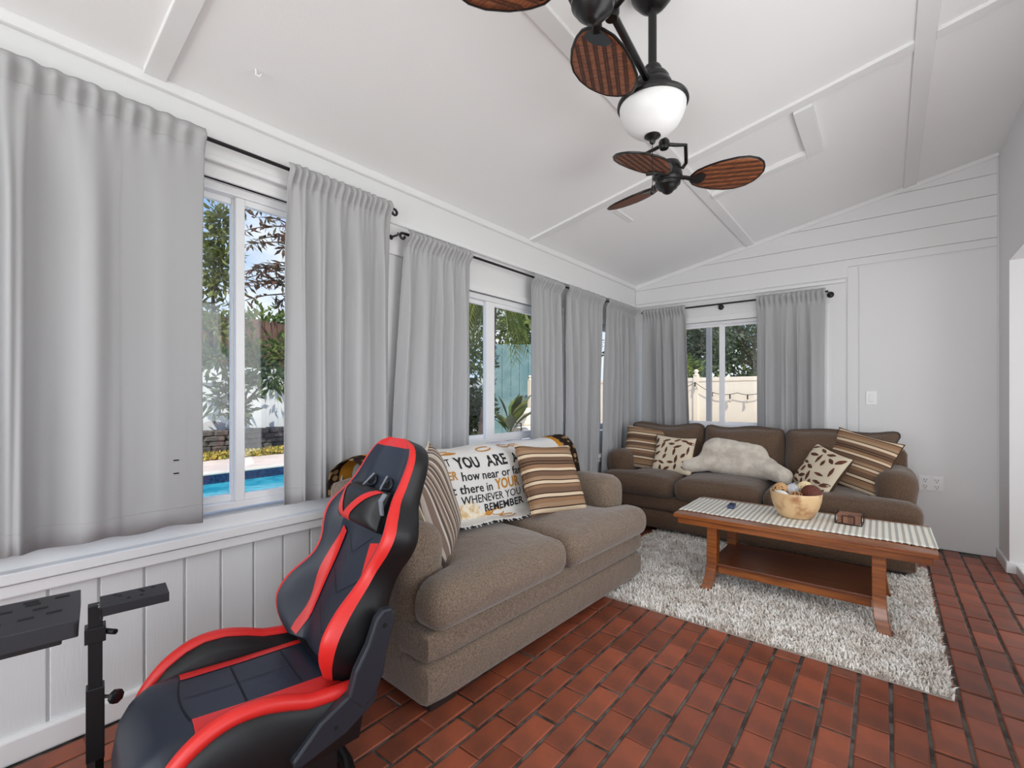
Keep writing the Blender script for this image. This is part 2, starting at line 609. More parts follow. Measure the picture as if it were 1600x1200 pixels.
def rbox(x0, x1, y0, y1, z0, z1, r, n=10, fn=None, b=None):
    """soft box: rounded edges of radius r, n cells per side, fn(p, q) may push each vertex (q in -1..1)"""
    b = b or B()
    c = Vector(((x0 + x1) / 2, (y0 + y1) / 2, (z0 + z1) / 2))
    h = Vector(((x1 - x0) / 2, (y1 - y0) / 2, (z1 - z0) / 2))
    rr = min(r, h.x, h.y, h.z)
    bm = bmesh.new()
    idx = {}
    fs = []

    def w(i):  # denser towards the edges
        s_ = -1 + 2 * i / n
        return math.sin(s_ * PI / 2) * 0.6 + s_ * 0.4

    def vert(p):
        k = tuple(round(a, 5) for a in p)
        if k not in idx:
            q = Vector(p)
            raw = Vector((q.x * h.x, q.y * h.y, q.z * h.z))
            core = Vector([max(-(h[i] - rr), min(h[i] - rr, raw[i])) for i in range(3)])
            d = raw - core
            if d.length > 1e-9:
                d = d.normalized() * rr
            pt = c + core + d
            if fn:
                pt = Vector(fn(pt, q))
            idx[k] = len(idx)
            pts.append(pt)
        return idx[k]
    pts = []
    for ax in range(3):
        for sgn in (-1, 1):
            for i in range(n):
                for j in range(n):
                    qs = []
                    for a, bb in ((i, j), (i + 1, j), (i + 1, j + 1), (i, j + 1)):
                        p = [0, 0, 0]
                        p[ax] = sgn
                        p[(ax + 1) % 3] = w(a)
                        p[(ax + 2) % 3] = w(bb)
                        qs.append(vert(p))
                    fs.append(tuple(qs) if sgn > 0 else tuple(reversed(qs)))
    bm.free()
    b.add(pts, fs)
    return b


def pillow_fn(W, Hh, T, pinch=0.07, seed=0):
    """surface point of a square throw pillow: (u, v) in -1..1, side +1/-1 -> local xyz (face towards -y... here +z)"""
    rg = random.Random(seed)
    a1, a2, a3 = rg.uniform(0, 6), rg.uniform(0, 6), rg.uniform(0, 6)

    def fn(u, v, side, off=0.0):
        x = u * W / 2 * (1 - pinch * (1 - v * v) * abs(u))
        y = v * Hh / 2 * (1 - pinch * (1 - u * u) * abs(v))
        th = T / 2 * (max(0, 1 - u ** 4) * max(0, 1 - v ** 4)) ** 0.55
        th *= 1 + 0.10 * math.sin(3.1 * u + a1) * math.sin(2.7 * v + a2)
        z = side * (th + off)
        return Vector((x, y, z + 0.01 * math.sin(2 * u + a3)))
    return fn


def make_pillow(name, label, cat, W, Hh, T, matname, loc, rot, group=None, back=None, seed=0, n=22):
    fn = pillow_fn(W, Hh, T, seed=seed)
    e = thing(name, label, cat, loc, rot, group)
    b = B()
    g_ = lambda q: math.sin(q * PI / 2) * 0.55 + q * 0.45
    for side in (1, -1):
        b.grid(lambda u, v: fn(g_(2 * u - 1), g_(2 * v - 1), side), n, n, m=0 if side > 0 else 1, flip=side < 0)
    bm = bmesh.new()
    me = b.mesh(name, [matname, back or matname], 80)
    bm.from_mesh(me)
    bmesh.ops.remove_doubles(bm, verts=bm.verts, dist=0.0008)
    bm.to_mesh(me)
    bm.free()
    link('cushion', me, e)
    # welt round the edge
    ring = []
    k = 14
    for i in range(k):
        ring.append(fn(-1 + 2 * i / k, -1, 1))
    for i in range(k):
        ring.append(fn(1, -1 + 2 * i / k, 1))
    for i in range(k):
        ring.append(fn(1 - 2 * i / k, 1, 1))
    for i in range(k):
        ring.append(fn(-1, 1 - 2 * i / k, 1))
    B().tube(ring, 0.0035, 6, closed=True).obj('piping', back or matname, e)
    return e, fn


def text_mesh(body, size, bold=0.0):
    c = bpy.data.curves.new('lettering', 'FONT')
    c.body = body
    c.size = size
    c.offset = bold
    c.resolution_u = 2
    o = bpy.data.objects.new('lettering', c)
    COL.objects.link(o)
    bpy.context.view_layer.update()
    dg = bpy.context.evaluated_depsgraph_get()
    me = bpy.data.meshes.new_from_object(o.evaluated_get(dg))
    vs = [tuple(v.co) for v in me.vertices]
    fs = [tuple(p.vertices) for p in me.polygons]
    bpy.data.objects.remove(o)
    bpy.data.meshes.remove(me)
    bpy.data.curves.remove(c)
    return vs, fs


# ------------------------------------------------------------------ room shell
D = 4.95          # back wall
XR = 2.88         # right wall
YF = -2.5         # wall behind the camera
CZ = lambda x: 2.43 + 0.2 * x   # sloping ceiling

# floor: mortar bed with single bricks on it
floor = B().box(-0.12, 4.6, YF - 0.12, D + 0.12, -0.12, -0.006).obj('floor', 'mortar', kind='structure')


def brick_mesh(lx, ly, seed):
    rg = random.Random(seed)
    j = lambda a=0.0012: rg.uniform(-a, a)
    b = B()
    hx, hy = lx / 2, ly / 2
    vs = []
    for z, ins in ((-0.012, 0.0), (-0.003, 0.0), (0.0, 0.004)):
        for sx, sy in ((-1, -1), (1, -1), (1, 1), (-1, 1)):
            vs.append((sx * (hx - ins) + j(), sy * (hy - ins) + j(), z))
    fs = [(8, 9, 10, 11)]
    for k in (0, 4):
        for i in range(4):
            fs.append((k + i, k + (i + 1) % 4, k + 4 + (i + 1) % 4, k + 4 + i))
    b.add(vs, fs)
    return b


PX, PY = 0.1055, 0.2005
variants = [brick_mesh(PX - 0.0125, PY - 0.0085, k) for k in range(6)]
vmesh = [v.mesh('brick', 'brick', 20) for v in variants]
cells = []
for ix in range(-1, 44):
    x = 2.245 - 0.1055 * 22 + PX * (ix + 0.5)
    if x - PX / 2 < -0.03 or x > 4.5:
        continue
    for iy in range(-13, 26):
        y = 0.12 + PY * (iy + (0.5 if ix % 2 else 0)) + random.uniform(-0.006, 0.006)
        if y > D - 0.06 or y < YF + 0.1:
            continue
        q = proj((x, y, 0))
        vis = q[2] > 0.3 and -30 < q[0] < 1630 and q[1] < 1225
        hid = (0.68 < x < 2.4 and 2.56 < y < 4.9) or (0.1 < x < 0.93 and 1.22 < y < 2.85) or (0.1 < x < 2.35 and y > 4.15) or (x > 2.95 and y < 4.2)
        cells.append((0 if (vis and not hid) else 1, q[2], x, y))
cells.sort()
rest = B()
for k, (hidn, dist, x, y) in enumerate(cells):
    dz = random.uniform(-0.0012, 0.0012)
    if k < 300:
        o = bpy.data.objects.new('brick', vmesh[k % 6])
        COL.objects.link(o)
        o.parent = floor
        o.location = (x, y, dz)
        o.rotation_euler = (random.uniform(-.004, .004), random.uniform(-.006, .006), random.uniform(-.012, .012))
    else:
        vv = variants[k % 6]
        rest.add([(p[0] + x, p[1] + y, p[2] + dz) for p in vv.v], vv.f)
o = rest.obj('brick_paving', 'brick', floor, smooth=20, fix=False)
o['kind'] = 'stuff'

# left wall with three window openings
WIN = [(0.15, 1.50, 0.70, 2.13), (1.88, 3.32, 0.86, 1.93), (3.52, 4.84, 0.86, 1.93)]
b = B()
b.box(-0.14, -0.014, YF, D + 0.12, 0, 0.60)
ys = [YF] + [v for w_ in WIN for v in w_[:2]] + [D + 0.12]
for i in range(0, len(ys), 2):
    b.box(-0.14, 0, ys[i], ys[i + 1], 0.60, 2.60)
for (y0, y1, z0, z1) in WIN:
    b.box(-0.14, 0, y0, y1, z1, 2.60)
    if z0 > 0.64:
        b.box(-0.14, 0, y0, y1, 0.60, z0 - 0.02)
wall_left = b.obj('wall_left', 'white_wall', kind='structure', smooth=0)
# wainscot boards
y = 0.234 - 0.1325 * 20
k = 0
while y < D:
    y1 = min(y + 0.1325, D)
    B().box(-0.016, 0.0, y + 0.004, y1 - 0.004, 0.06, 0.56).obj('panel', 'white_panel', wall_left, smooth=0, bevel=0.003)
    y = y1
b = B().box(-0.10, 0.045, YF, D, 0.592, 0.630)
sill = b.obj('sill', 'white_trim', wall_left, smooth=0, bevel=0.004)
B().box(-0.01, 0.028, YF, D, 0.545, 0.586).obj('sill_apron', 'white_trim', wall_left, smooth=0, bevel=0.006)
B().box(-0.01, 0.022, YF, D - 0.0, 2.215, 2.47).obj('frieze_board', 'white_wall', wall_left, smooth=0, bevel=0.003)
B().box(0.0, 0.035, YF, D, 2.19, 2.218).obj('frieze_moulding', 'white_trim', wall_left, smooth=0, bevel=0.006)
B().box(0.0, 0.045, YF, D, 2.395, 2.44).obj('crown_moulding', 'white_trim', wall_left, smooth=0, bevel=0.01)
B().box(-0.01, 0.02, 1.58, 1.80, 2.02, 2.2).obj('bracket_board', 'white_trim', wall_left, smooth=0, bevel=0.003)
B().box(-0.02, 0.024, YF, D, 0.0, 0.085).obj('baseboard_left', 'white_trim', kind='structure', smooth=0, bevel=0.008)


def window_left(n, y0, y1, z0, z1, ym, meet):
    """sliding window in the left wall: frame, two sashes that meet at ym, panes, stops"""
    fx0, fx1 = -0.12, -0.03
    fr_ = 0.035
    b = B()
    b.box(fx0, fx1, y0, y0 + fr_, z0, z1).box(fx0, fx1, y1 - fr_, y1, z0, z1)
    b.box(fx0, fx1, y0 + fr_, y1 - fr_, z0, z0 + fr_ * 0.8).box(fx0, fx1, y0 + fr_, y1 - fr_, z1 - fr_, z1)
    root = b.obj('window_%d' % n, 'vinyl', kind='structure', smooth=0, bevel=0.004)
    for i, (a, c, xp) in enumerate(((y0 + fr_, ym + meet * 0.75, -0.085), (ym + meet * 0.15, y1 - fr_, -0.055))):
        s_ = 0.030
        s0 = meet if i == 1 else s_
        b = B()
        zt, zb = z1 - fr_, z0 + fr_ * 0.8
        b.box(xp - 0.014, xp + 0.014, a, a + s0, zb, zt).box(xp - 0.014, xp + 0.014, c - s_, c, zb, zt)
        b.box(xp - 0.013, xp + 0.013, a + s0, c - s_, zb, zb + s_).box(xp - 0.013, xp + 0.013, a + s0, c - s_, zt - s_ * 0.9, zt)
        sash = b.obj('sash', 'vinyl', root, smooth=0, bevel=0.003)
        B().box(xp - 0.003, xp + 0.003, a + s0 - .005, c - s_ + .005, zb + s_ - .005, zt - s_ * 0.9 + .005).obj('pane', 'glass', sash, smooth=0)
    # inner casing around the opening
    b = B()
    b.box(-0.02, 0.012, y0 - 0.05, y1 + 0.05, z1, z1 + 0.05)
    b.box(-0.02, 0.012, y0 - 0.05, y0, z0, z1).box(-0.02, 0.012, y1, y1 + 0.05, z0, z1)
    b.obj('casing', 'white_trim', root, smooth=0, bevel=0.004)
    return root


window_left(1, *WIN[0], 0.832, 0.038)
window_left(2, *WIN[1], 2.50, 0.09)
window_left(3, *WIN[2], 4.18, 0.06)

# back wall
WB = (0.12, 1.78, 0.88, 1.96)
b = B()
zt = lambda x: CZ(x) + 0.05
fnb = lambda u, v, w: (u, w, v)
b.box(0, XR + .12, D, D + 0.14, 0, WB[2])
b.box(-0.12, WB[0], D, D + 0.14, WB[2], WB[3])
b.box(WB[1], XR + .12, D, D + 0.14, WB[2], WB[3])
b.prism([(-0.12, WB[3]), (XR + .12, WB[3]), (XR + .12, zt(XR + .12)), (-0.12, zt(-.12))], fnb, D, D + 0.14)
wall_back = b.obj('wall_back', 'white_wall', kind='structure', smooth=0)
# shiplap boards under the ceiling slope
lev = [2.225, 2.38, 2.54, 2.70, 2.855, 3.02]
for a, c in zip(lev, lev[1:]):
    a2, c2 = a + 0.002, c - 0.002
    xl = lambda z: max(0.03, (z - 2.43) / 0.2 + 0.02)
    poly = [(xl(a2), a2), (XR - 0.01, a2)]
    if CZ(XR - .01) > c2:
        poly += [(XR - 0.01, c2), (xl(c2), c2)]
    else:
        poly += [(XR - 0.01, CZ(XR - .01))]
    if xl(c2) > 0.031 and xl(a2) < 0.031:
        poly += [(0.03, CZ(0.03))]
    if a == 2.225:
        poly = [(0.03, a2), (1.97, a2), (1.97, 2.318), (XR - .01, 2.318), (XR - .01, c2), (0.03, c2)]
    B().prism(poly, fnb, D - 0.012, D + 0.01).obj('plank', 'white_wall', wall_back, smooth=0, bevel=0.003)
B().box(2.046, XR - 0.01, D - 0.008, D + 0.01, 0.0, 2.305).obj('panel', 'white_wall', wall_back, smooth=0, bevel=0.003)
B().box(1.965, 2.040, D - 0.010, D + 0.01, 0.0, 2.312).obj('corner_board', 'white_wall', wall_back, smooth=0, bevel=0.003)
B().box(0.02, 1.955, D - 0.03, D + 0.01, 2.185, 2.215).obj('frieze_moulding', 'white_trim', wall_back, smooth=0, bevel=0.006)
B().prism([(0.0, CZ(0) - .045), (XR, CZ(XR) - .03), (XR, CZ(XR) + .01), (0, CZ(0) + .01)], fnb, D - 0.022, D + .01).obj('crown_moulding', 'white_trim', wall_back, smooth=0, bevel=0.006)

# back window
y0_, x0_, x1_, z0_, z1_ = D, *WB
b = B()
b.box(x0_, x0_ + .035, D + .03, D + .12, z0_, z1_).box(x1_ - .035, x1_, D + .03, D + .12, z0_, z1_)
b.box(x0_ + .035, x1_ - .035, D + .03, D + .12, z0_, z0_ + .03).box(x0_ + .035, x1_ - .035, D + .03, D + .12, z1_ - .03, z1_)
wr = b.obj('window_4', 'vinyl', kind='structure', smooth=0, bevel=0.004)
for i, (a, c, yp) in enumerate(((x0_ + .035, 0.955, D + .055), (0.905, x1_ - .035, D + .085))):
    zb, zt_ = z0_ + .03, z1_ - .03
    b = B()
    b.box(a, a + .04, yp - .014, yp + .014, zb, zt_).box(c - .05, c, yp - .014, yp + .014, zb, zt_)
    b.box(a + .04, c - .05, yp - .013, yp + .013, zb, zb + .03).box(a + .04, c - .05, yp - .013, yp + .013, zt_ - .02, zt_)
    sash = b.obj('sash', 'vinyl', wr, smooth=0, bevel=0.003)
    B().box(a + .035, c - .045, yp - .003, yp + .003, zb + .025, zt_ - .015).obj('pane', 'glass', sash, smooth=0)
b = B().box(x0_ - .05, x1_ + .05, D - .012, D + .02, z1_, z1_ + .06)
b.box(x0_ - .05, x0_, D - .012, D + .02, z0_, z1_).box(x1_, x1_ + .05, D - .012, D + .02, z0_, z1_).box(x0_ - .05, x1_ + .05, D - .03, D + .04, z0_ - .03, z0_)
b.obj('casing', 'white_trim', wr, smooth=0, bevel=0.004)

# right wall: return by the back wall, doorway with a raised curb, then wall with openings added for the fill lamps
b = B()
OY0, OY1, OZ = 3.15, 4.58, 2.125
PYD = (-1.75, 0.45)
b.box(XR, XR + .14, OY1, D, 0, 3.1)
b.box(XR, XR + .14, OY0, OY1, OZ, 3.1)
b.box(XR, XR + .14, PYD[1], .85, 0, 3.1).box(XR, XR + .14, 2.85, OY0, 0, 3.1).box(XR, XR + .14, .85, 2.85, 0, .7).box(XR, XR + .14, .85, 2.85, 2.2, 3.1)
b.box(XR, XR + .14, PYD[0], PYD[1], 2.2, 3.1)
b.box(XR, XR + .14, YF - .12, PYD[0], 0, 3.1)
b.obj('wall_right', 'white_wall', kind='structure', smooth=0)
B().box(XR - .018, XR, OY1 - .0, D, 0, 0.075).box(XR - .018, XR + .14, OY1 - .018, OY1, 0, .075).box(XR - .018, XR, PYD[1], OY0, 0, .075).obj('baseboard_right', 'white_trim', kind='structure', smooth=0, bevel=0.004)
B().box(XR + .03, XR + .10, OY0, OY1 - .018, -.006, 0.06).obj('trim_1', 'white_trim', kind='structure', smooth=0, bevel=0.005)
# passage beyond the doorway
B().box(4.4, 4.5, 2.6, D + .12, 0, 2.6).box(XR + .14, 4.4, D, D + .12, 0, 2.6).box(XR + .14, 4.4, 2.6, 2.7, 0, 2.6).box(XR + .14, 4.4, 2.6, D + .12, 2.4, 2.5).obj('wall_passage', 'white_wall', kind='structure', smooth=0)
# wall behind the camera with a wide opening added for a fill lamp
b = B()
fnf = lambda u, v, w: (u, w, v)
b.box(-.14, XR + .14, YF - .12, YF, 0, 0.5).box(-.14, 0.2, YF - .12, YF, .5, 2.35).box(2.7, XR + .14, YF - .12, YF, .5, 2.35)
b.prism([(-.14, 2.35), (XR + .14, 2.35), (XR + .14, 3.15), (-.14, 2.5)], fnf, YF - .12, YF)
b.obj('wall_front', 'white_wall', kind='structure', smooth=0)
b = B().box(.2, .25, YF - .1, YF - .02, .5, 2.35).box(2.65, 2.7, YF - .1, YF - .02, .5, 2.35).box(.2, 2.7, YF - .1, YF - .02, .5, .55).box(.2, 2.7, YF - .1, YF - .02, 2.3, 2.35).box(1.42, 1.48, YF - .1, YF - .02, .5, 2.35)
b.obj('window_5', 'vinyl', kind='structure', smooth=0)
b = B().box(XR + .03, XR + .11, PYD[0], PYD[0] + .06, 0, 2.2).box(XR + .03, XR + .11, PYD[1] - .06, PYD[1], 0, 2.2).box(XR + .03, XR + .11, -.68, -.60, 0, 2.2).box(XR + .03, XR + .11, PYD[0], PYD[1], 2.14, 2.2).box(XR + .03, XR + .11, PYD[0], PYD[1], 0, .05)
b.obj('added_door', 'vinyl', kind='structure', smooth=0)  # patio door frame added around a fill lamp, out of view
b = B().box(XR + .03, XR + .11, .85, .91, .7, 2.2).box(XR + .03, XR + .11, 2.79, 2.85, .7, 2.2).box(XR + .03, XR + .11, 1.82, 1.88, .7, 2.2).box(XR + .03, XR + .11, .85, 2.85, 2.14, 2.2).box(XR + .03, XR + .11, .85, 2.85, .7, .76)
b.obj('window_6', 'vinyl', kind='structure', smooth=0)  # unseen window frame added to hold the side fill lamp

# unseen roof slabs added to block the sun from the added openings
B().box(XR + .14, 6.2, YF - 3.0, D + .14, 3.12, 3.22).box(-.14, XR + .14, YF - 3.0, YF - .12, 3.12, 3.22).obj('sun_blocker_roof', 'white_trim', kind='structure', smooth=0)

# sloping ceiling with battens
b = B()
b.prism([(-0.14, CZ(-.14)), (XR + .14, CZ(XR + .14)), (XR + .14, CZ(XR + .14) + .1), (-0.14, CZ(-.14) + .1)], fnb, YF - .12, D + .14)
ceiling = b.obj('ceiling', 'white_ceiling', kind='structure', smooth=0)


def batten(x0, x1, y0, y1, t_=0.016):
    B().prism([(x0, CZ(x0) + .005), (x1, CZ(x1) + .005), (x1, CZ(x1) - t_), (x0, CZ(x0) - t_)], fnb, y0, y1).obj('batten', 'white_trim', ceiling, smooth=0, bevel=0.003)


XA = [(0.045, 1.17), (1.24, 2.335), (2.415, XR)]
for yc in (-1.92, 0.52, 2.955):
    for a, c in XA:
        batten(a, c, yc - .036, yc + .036)
batten(1.17, 1.24, YF, D - .02)
batten(2.335, 2.415, YF, D - .02)
batten(1.825, 1.918, 2.992, 3.60, 0.03)
batten(1.24, 1.825, 3.53, 3.60, 0.03)
batten(0.66, 0.70, 3.10, 3.40, 0.006)

# small hook left in the ceiling
hx, hy = 0.298, 0.785
B().tube([(hx, hy, CZ(hx)), (hx, hy, CZ(hx) - .022), (hx + .012, hy + .01, CZ(hx) - .03), (hx + .02, hy + .014, CZ(hx) - .02)], .0035, 6).obj('ceiling_hook', 'white_trim', label='small white hook screwed into the sloping ceiling', cat='hook')

# switch and outlet on the back wall
e = thing('light_switch', 'white rocker light switch on the plain back wall panel', 'switch', (2.13, D - .008, 1.184))
B().box(-.037, .037, -.006, 0, -.058, .058).obj('cover_plate', 'plate_white', e, smooth=0, bevel=0.003)
B().box(-.016, .016, -.010, -.004, -.032, .032).obj('rocker', 'plate_white', e, smooth=0, bevel=0.003)
e = thing('wall_outlet', 'white double-gang power outlet low on the back wall', 'outlet', (2.504, D - .008, 0.508))
B().box(-.074, .074, -.006, 0, -.058, .058).obj('cover_plate', 'plate_white', e, smooth=0, bevel=0.003)
for sx in (-.034, .034):
    for sz in (-.026, .026):
        s_ = B().box(sx - .017, sx + .017, -.009, -.004, sz - .019, sz + .019).obj('socket', 'plate_white', e, smooth=0, bevel=0.004)
        B().box(sx - .009, sx - .006, -.0105, -.008, sz - .002, sz + .01).box(sx + .006, sx + .009, -.0105, -.008, sz - .002, sz + .01).box(sx - .003, sx + .003, -.0105, -.008, sz - .014, sz - .008).obj('slot', 'plate_dark', s_, smooth=0)

# ------------------------------------------------------------------ curtains and rods
RD = 0.085


def curtain(label, axis, a0, a1, rodz, zb, dep, folds, seed, lean=0.0, amp=0.036, lean_r=0.0, flat=None, group='grey rod-pocket curtains'):
    """axis 'y': hangs along the left wall (depth = x), axis 'x': along the back wall (depth = D - y)"""
    rg = random.Random(seed)
    ph = [rg.uniform(0, 6.28) for _ in range(8)]
    top = rodz + 0.030
    W = a1 - a0
    nu, nv = max(90, int(W * 260)), 40

    def pt(u, v):
        z = top + (zb - top) * v
        below = sstep(v, 0.02, 0.30)
        uu = u + 0.035 * math.sin(2 * PI * u * 1.3 + ph[0]) + 0.02 * math.sin(2 * PI * u * folds * .5 + ph[1])
        s_ = math.sin(2 * PI * folds * uu + ph[2])
        s_ = math.copysign(abs(s_) ** 0.75, s_)
        s2 = math.sin(2 * PI * folds * 1.9 * uu + ph[3] + 0.6 * math.sin(3 * v + ph[5]))
        a = amp * (0.25 + 0.75 * below) * (0.8 + 0.25 * v)
        if flat:
            a *= 1 - 0.93 * sstep(u, flat[0], flat[1])
        d = a * (0.72 * s_ + 0.28 * s2)
        d *= 1 - 0.9 * math.exp(-((z - rodz) / 0.045) ** 2)
        # gathers at the rod pocket
        pk = math.exp(-((z - rodz) / 0.035) ** 2)
        hd = math.exp(-((z - rodz + 0.02) / 0.06) ** 2)
        d += (0.027 + RD - dep) * pk
        d += 0.009 * hd * math.sin(2 * PI * folds * 3.3 * u + ph[4] + 1.5 * math.sin(9 * u)) * (1 if not flat else 1 - .5 * sstep(u, .7, 1))
        d += 0.004 * math.sin(5 * z + 9 * u + ph[6]) * below
        zz = z + 0.004 * hd * math.sin(2 * PI * folds * 2.4 * u + ph[7])
        if v > 0.985:
            zz += 0.006 * s_
        al = a0 + W * u + lean * v * (1 - u if lean < 0 else u) + lean_r * v * u + 0.010 * below * math.sin(2 * PI * folds * uu + ph[2] + 1.4)
        return (dep + d, al, zz) if axis == 'y' else (al, D - dep - d, zz)
    e = thing('curtain', label, 'curtain', group=group)
    warp = lambda v: v / 0.4 * 0.075 if v < 0.4 else 0.075 + (v - 0.4) / 0.6 * 0.925
    b = B().grid(lambda u, v: pt(u, warp(v)), nu, nv)
    o = b.obj('cloth', 'curtain', e, smooth=60, fix=False)
    md = o.modifiers.new('thickness', 'SOLIDIFY')
    md.thickness = 0.002
    md.offset = 0
    # stitched hem line below the rod pocket and near the bottom edge
    for vv in (0.045 if zb < .4 else 0.052, 0.955):
        ln = [Vector(pt(i / nu, vv)) for i in range(0, nu + 1, 1)]
        off = Vector((0.0016, 0, 0)) if axis == 'y' else Vector((0, -0.0016, 0))
        B().tube([p + off for p in ln], 0.0011, 4).obj('hem_stitch', 'curtain', e)
    return e, pt


c1, p1 = curtain('wide light grey curtain with two small tears, hanging over the racing seat wheel plate', 'y', -0.42, 0.675, 2.248, 0.695, RD, 6, 11, amp=0.046, flat=(0.68, 0.80))
for vv in (0.838, 0.870):
    q = Vector(p1(0.915, vv))
    B().box(q.x + .001, q.x + .0035, q.y - .009, q.y + .009, q.z - .002, q.z + .0025).obj('tear', 'slot', c1, smooth=0)
curtain('short grey curtain between the pool view and the wall pier, above the loveseat left arm', 'y', 1.012, 1.575, 2.248, 0.70, RD, 5, 5, amp=0.028, flat=(-.5, .1) if False else None)
curtain('long grey curtain behind the racing seat headrest', 'y', 1.69, 2.225, 2.13, 0.45, RD - .012, 5, 21, lean=-0.10, amp=.024)
curtain('long grey curtain right of the palm view, behind the loveseat right end', 'y', 2.90, 3.325, 2.13, 0.45, RD - .012, 4, 8, amp=.024)
curtain('long grey curtain between the loveseat and the sofa, second from the corner', 'y', 3.40, 4.075, 2.135, 0.06, RD, 6, 31, amp=.032, lean_r=-.17)
curtain('long grey curtain behind the sofa left arm, in the corner of the room', 'y', 4.165, 4.82, 2.14, 0.06, RD - .01, 6, 17, lean=-0.12, amp=.026)
curtain('grey curtain left of the cream fence view, behind the sofa', 'x', 0.15, 0.61, 2.113, 0.06, RD, 4, 41, lean=0.06)
curtain('grey curtain right of the cream fence view, behind the sofa', 'x', 1.275, 1.815, 2.113, 0.06, RD, 4, 13)


def rod(label, axis, a0, a1, z, ends, brackets):
    e = thing('curtain_rod', label, 'curtain rod', group=None)
    P = (lambda a, dz=0, d=RD: (d, a, z + dz)) if axis == 'y' else (lambda a, dz=0, d=RD: (a, D - d, z + dz))
    B().tube([P(a0), P(a1)], 0.0085, 10).obj('pole', 'rod_metal', e)
    for a in ends:  # curl-shaped end caps
        s_ = 1 if a == max(a0, a1) else -1
        pts = []
        for k in range(9):
            an = PI / 2 - k / 8 * 1.5 * PI
            pts.append(P(a + s_ * (0.014 + .016 * math.cos(an)), -0.016 + .016 * math.sin(an)))
        B().tube([P(a)] + pts, 0.0075, 8).obj('finial', 'rod_metal', e)
    for a in brackets:
        mt_ = Matrix.Translation(P(a, -.018, 0.012)) @ (Matrix.Rotation(PI / 2, 4, 'Y') if axis == 'y' else Matrix.Rotation(PI / 2, 4, 'X'))
        br = B().lathe([(0.0, -0.012), (.027, -.012), (.027, -.004), (.020, 0.006), (0.010, .010), (0.0, .012)], 18, mt_).obj('bracket', 'rod_metal', e)
        B().tube([P(a, -.018, .018), P(a, -.018, RD), P(a, -.006, RD)], .006, 8).obj('arm', 'rod_metal', br)
    return e


rod('dark metal curtain rod above the pool view, highest of the rods', 'y', -0.5, 1.592, 2.248, [1.592], [-.3, 1.30])
rod('dark curtain rod starting at a round wall flange beside the highest rod', 'y', 1.675, 3.36, 2.13, [1.675, 3.345], [1.63, 3.10])
rod('dark curtain rod over the two curtains next to the room corner', 'y', 3.392, 4.80, 2.138, [], [3.36, 4.12])
rod('dark curtain rod on the back wall over the cream fence view', 'x', 0.13, 1.835, 2.113, [], [0.935, 1.845])

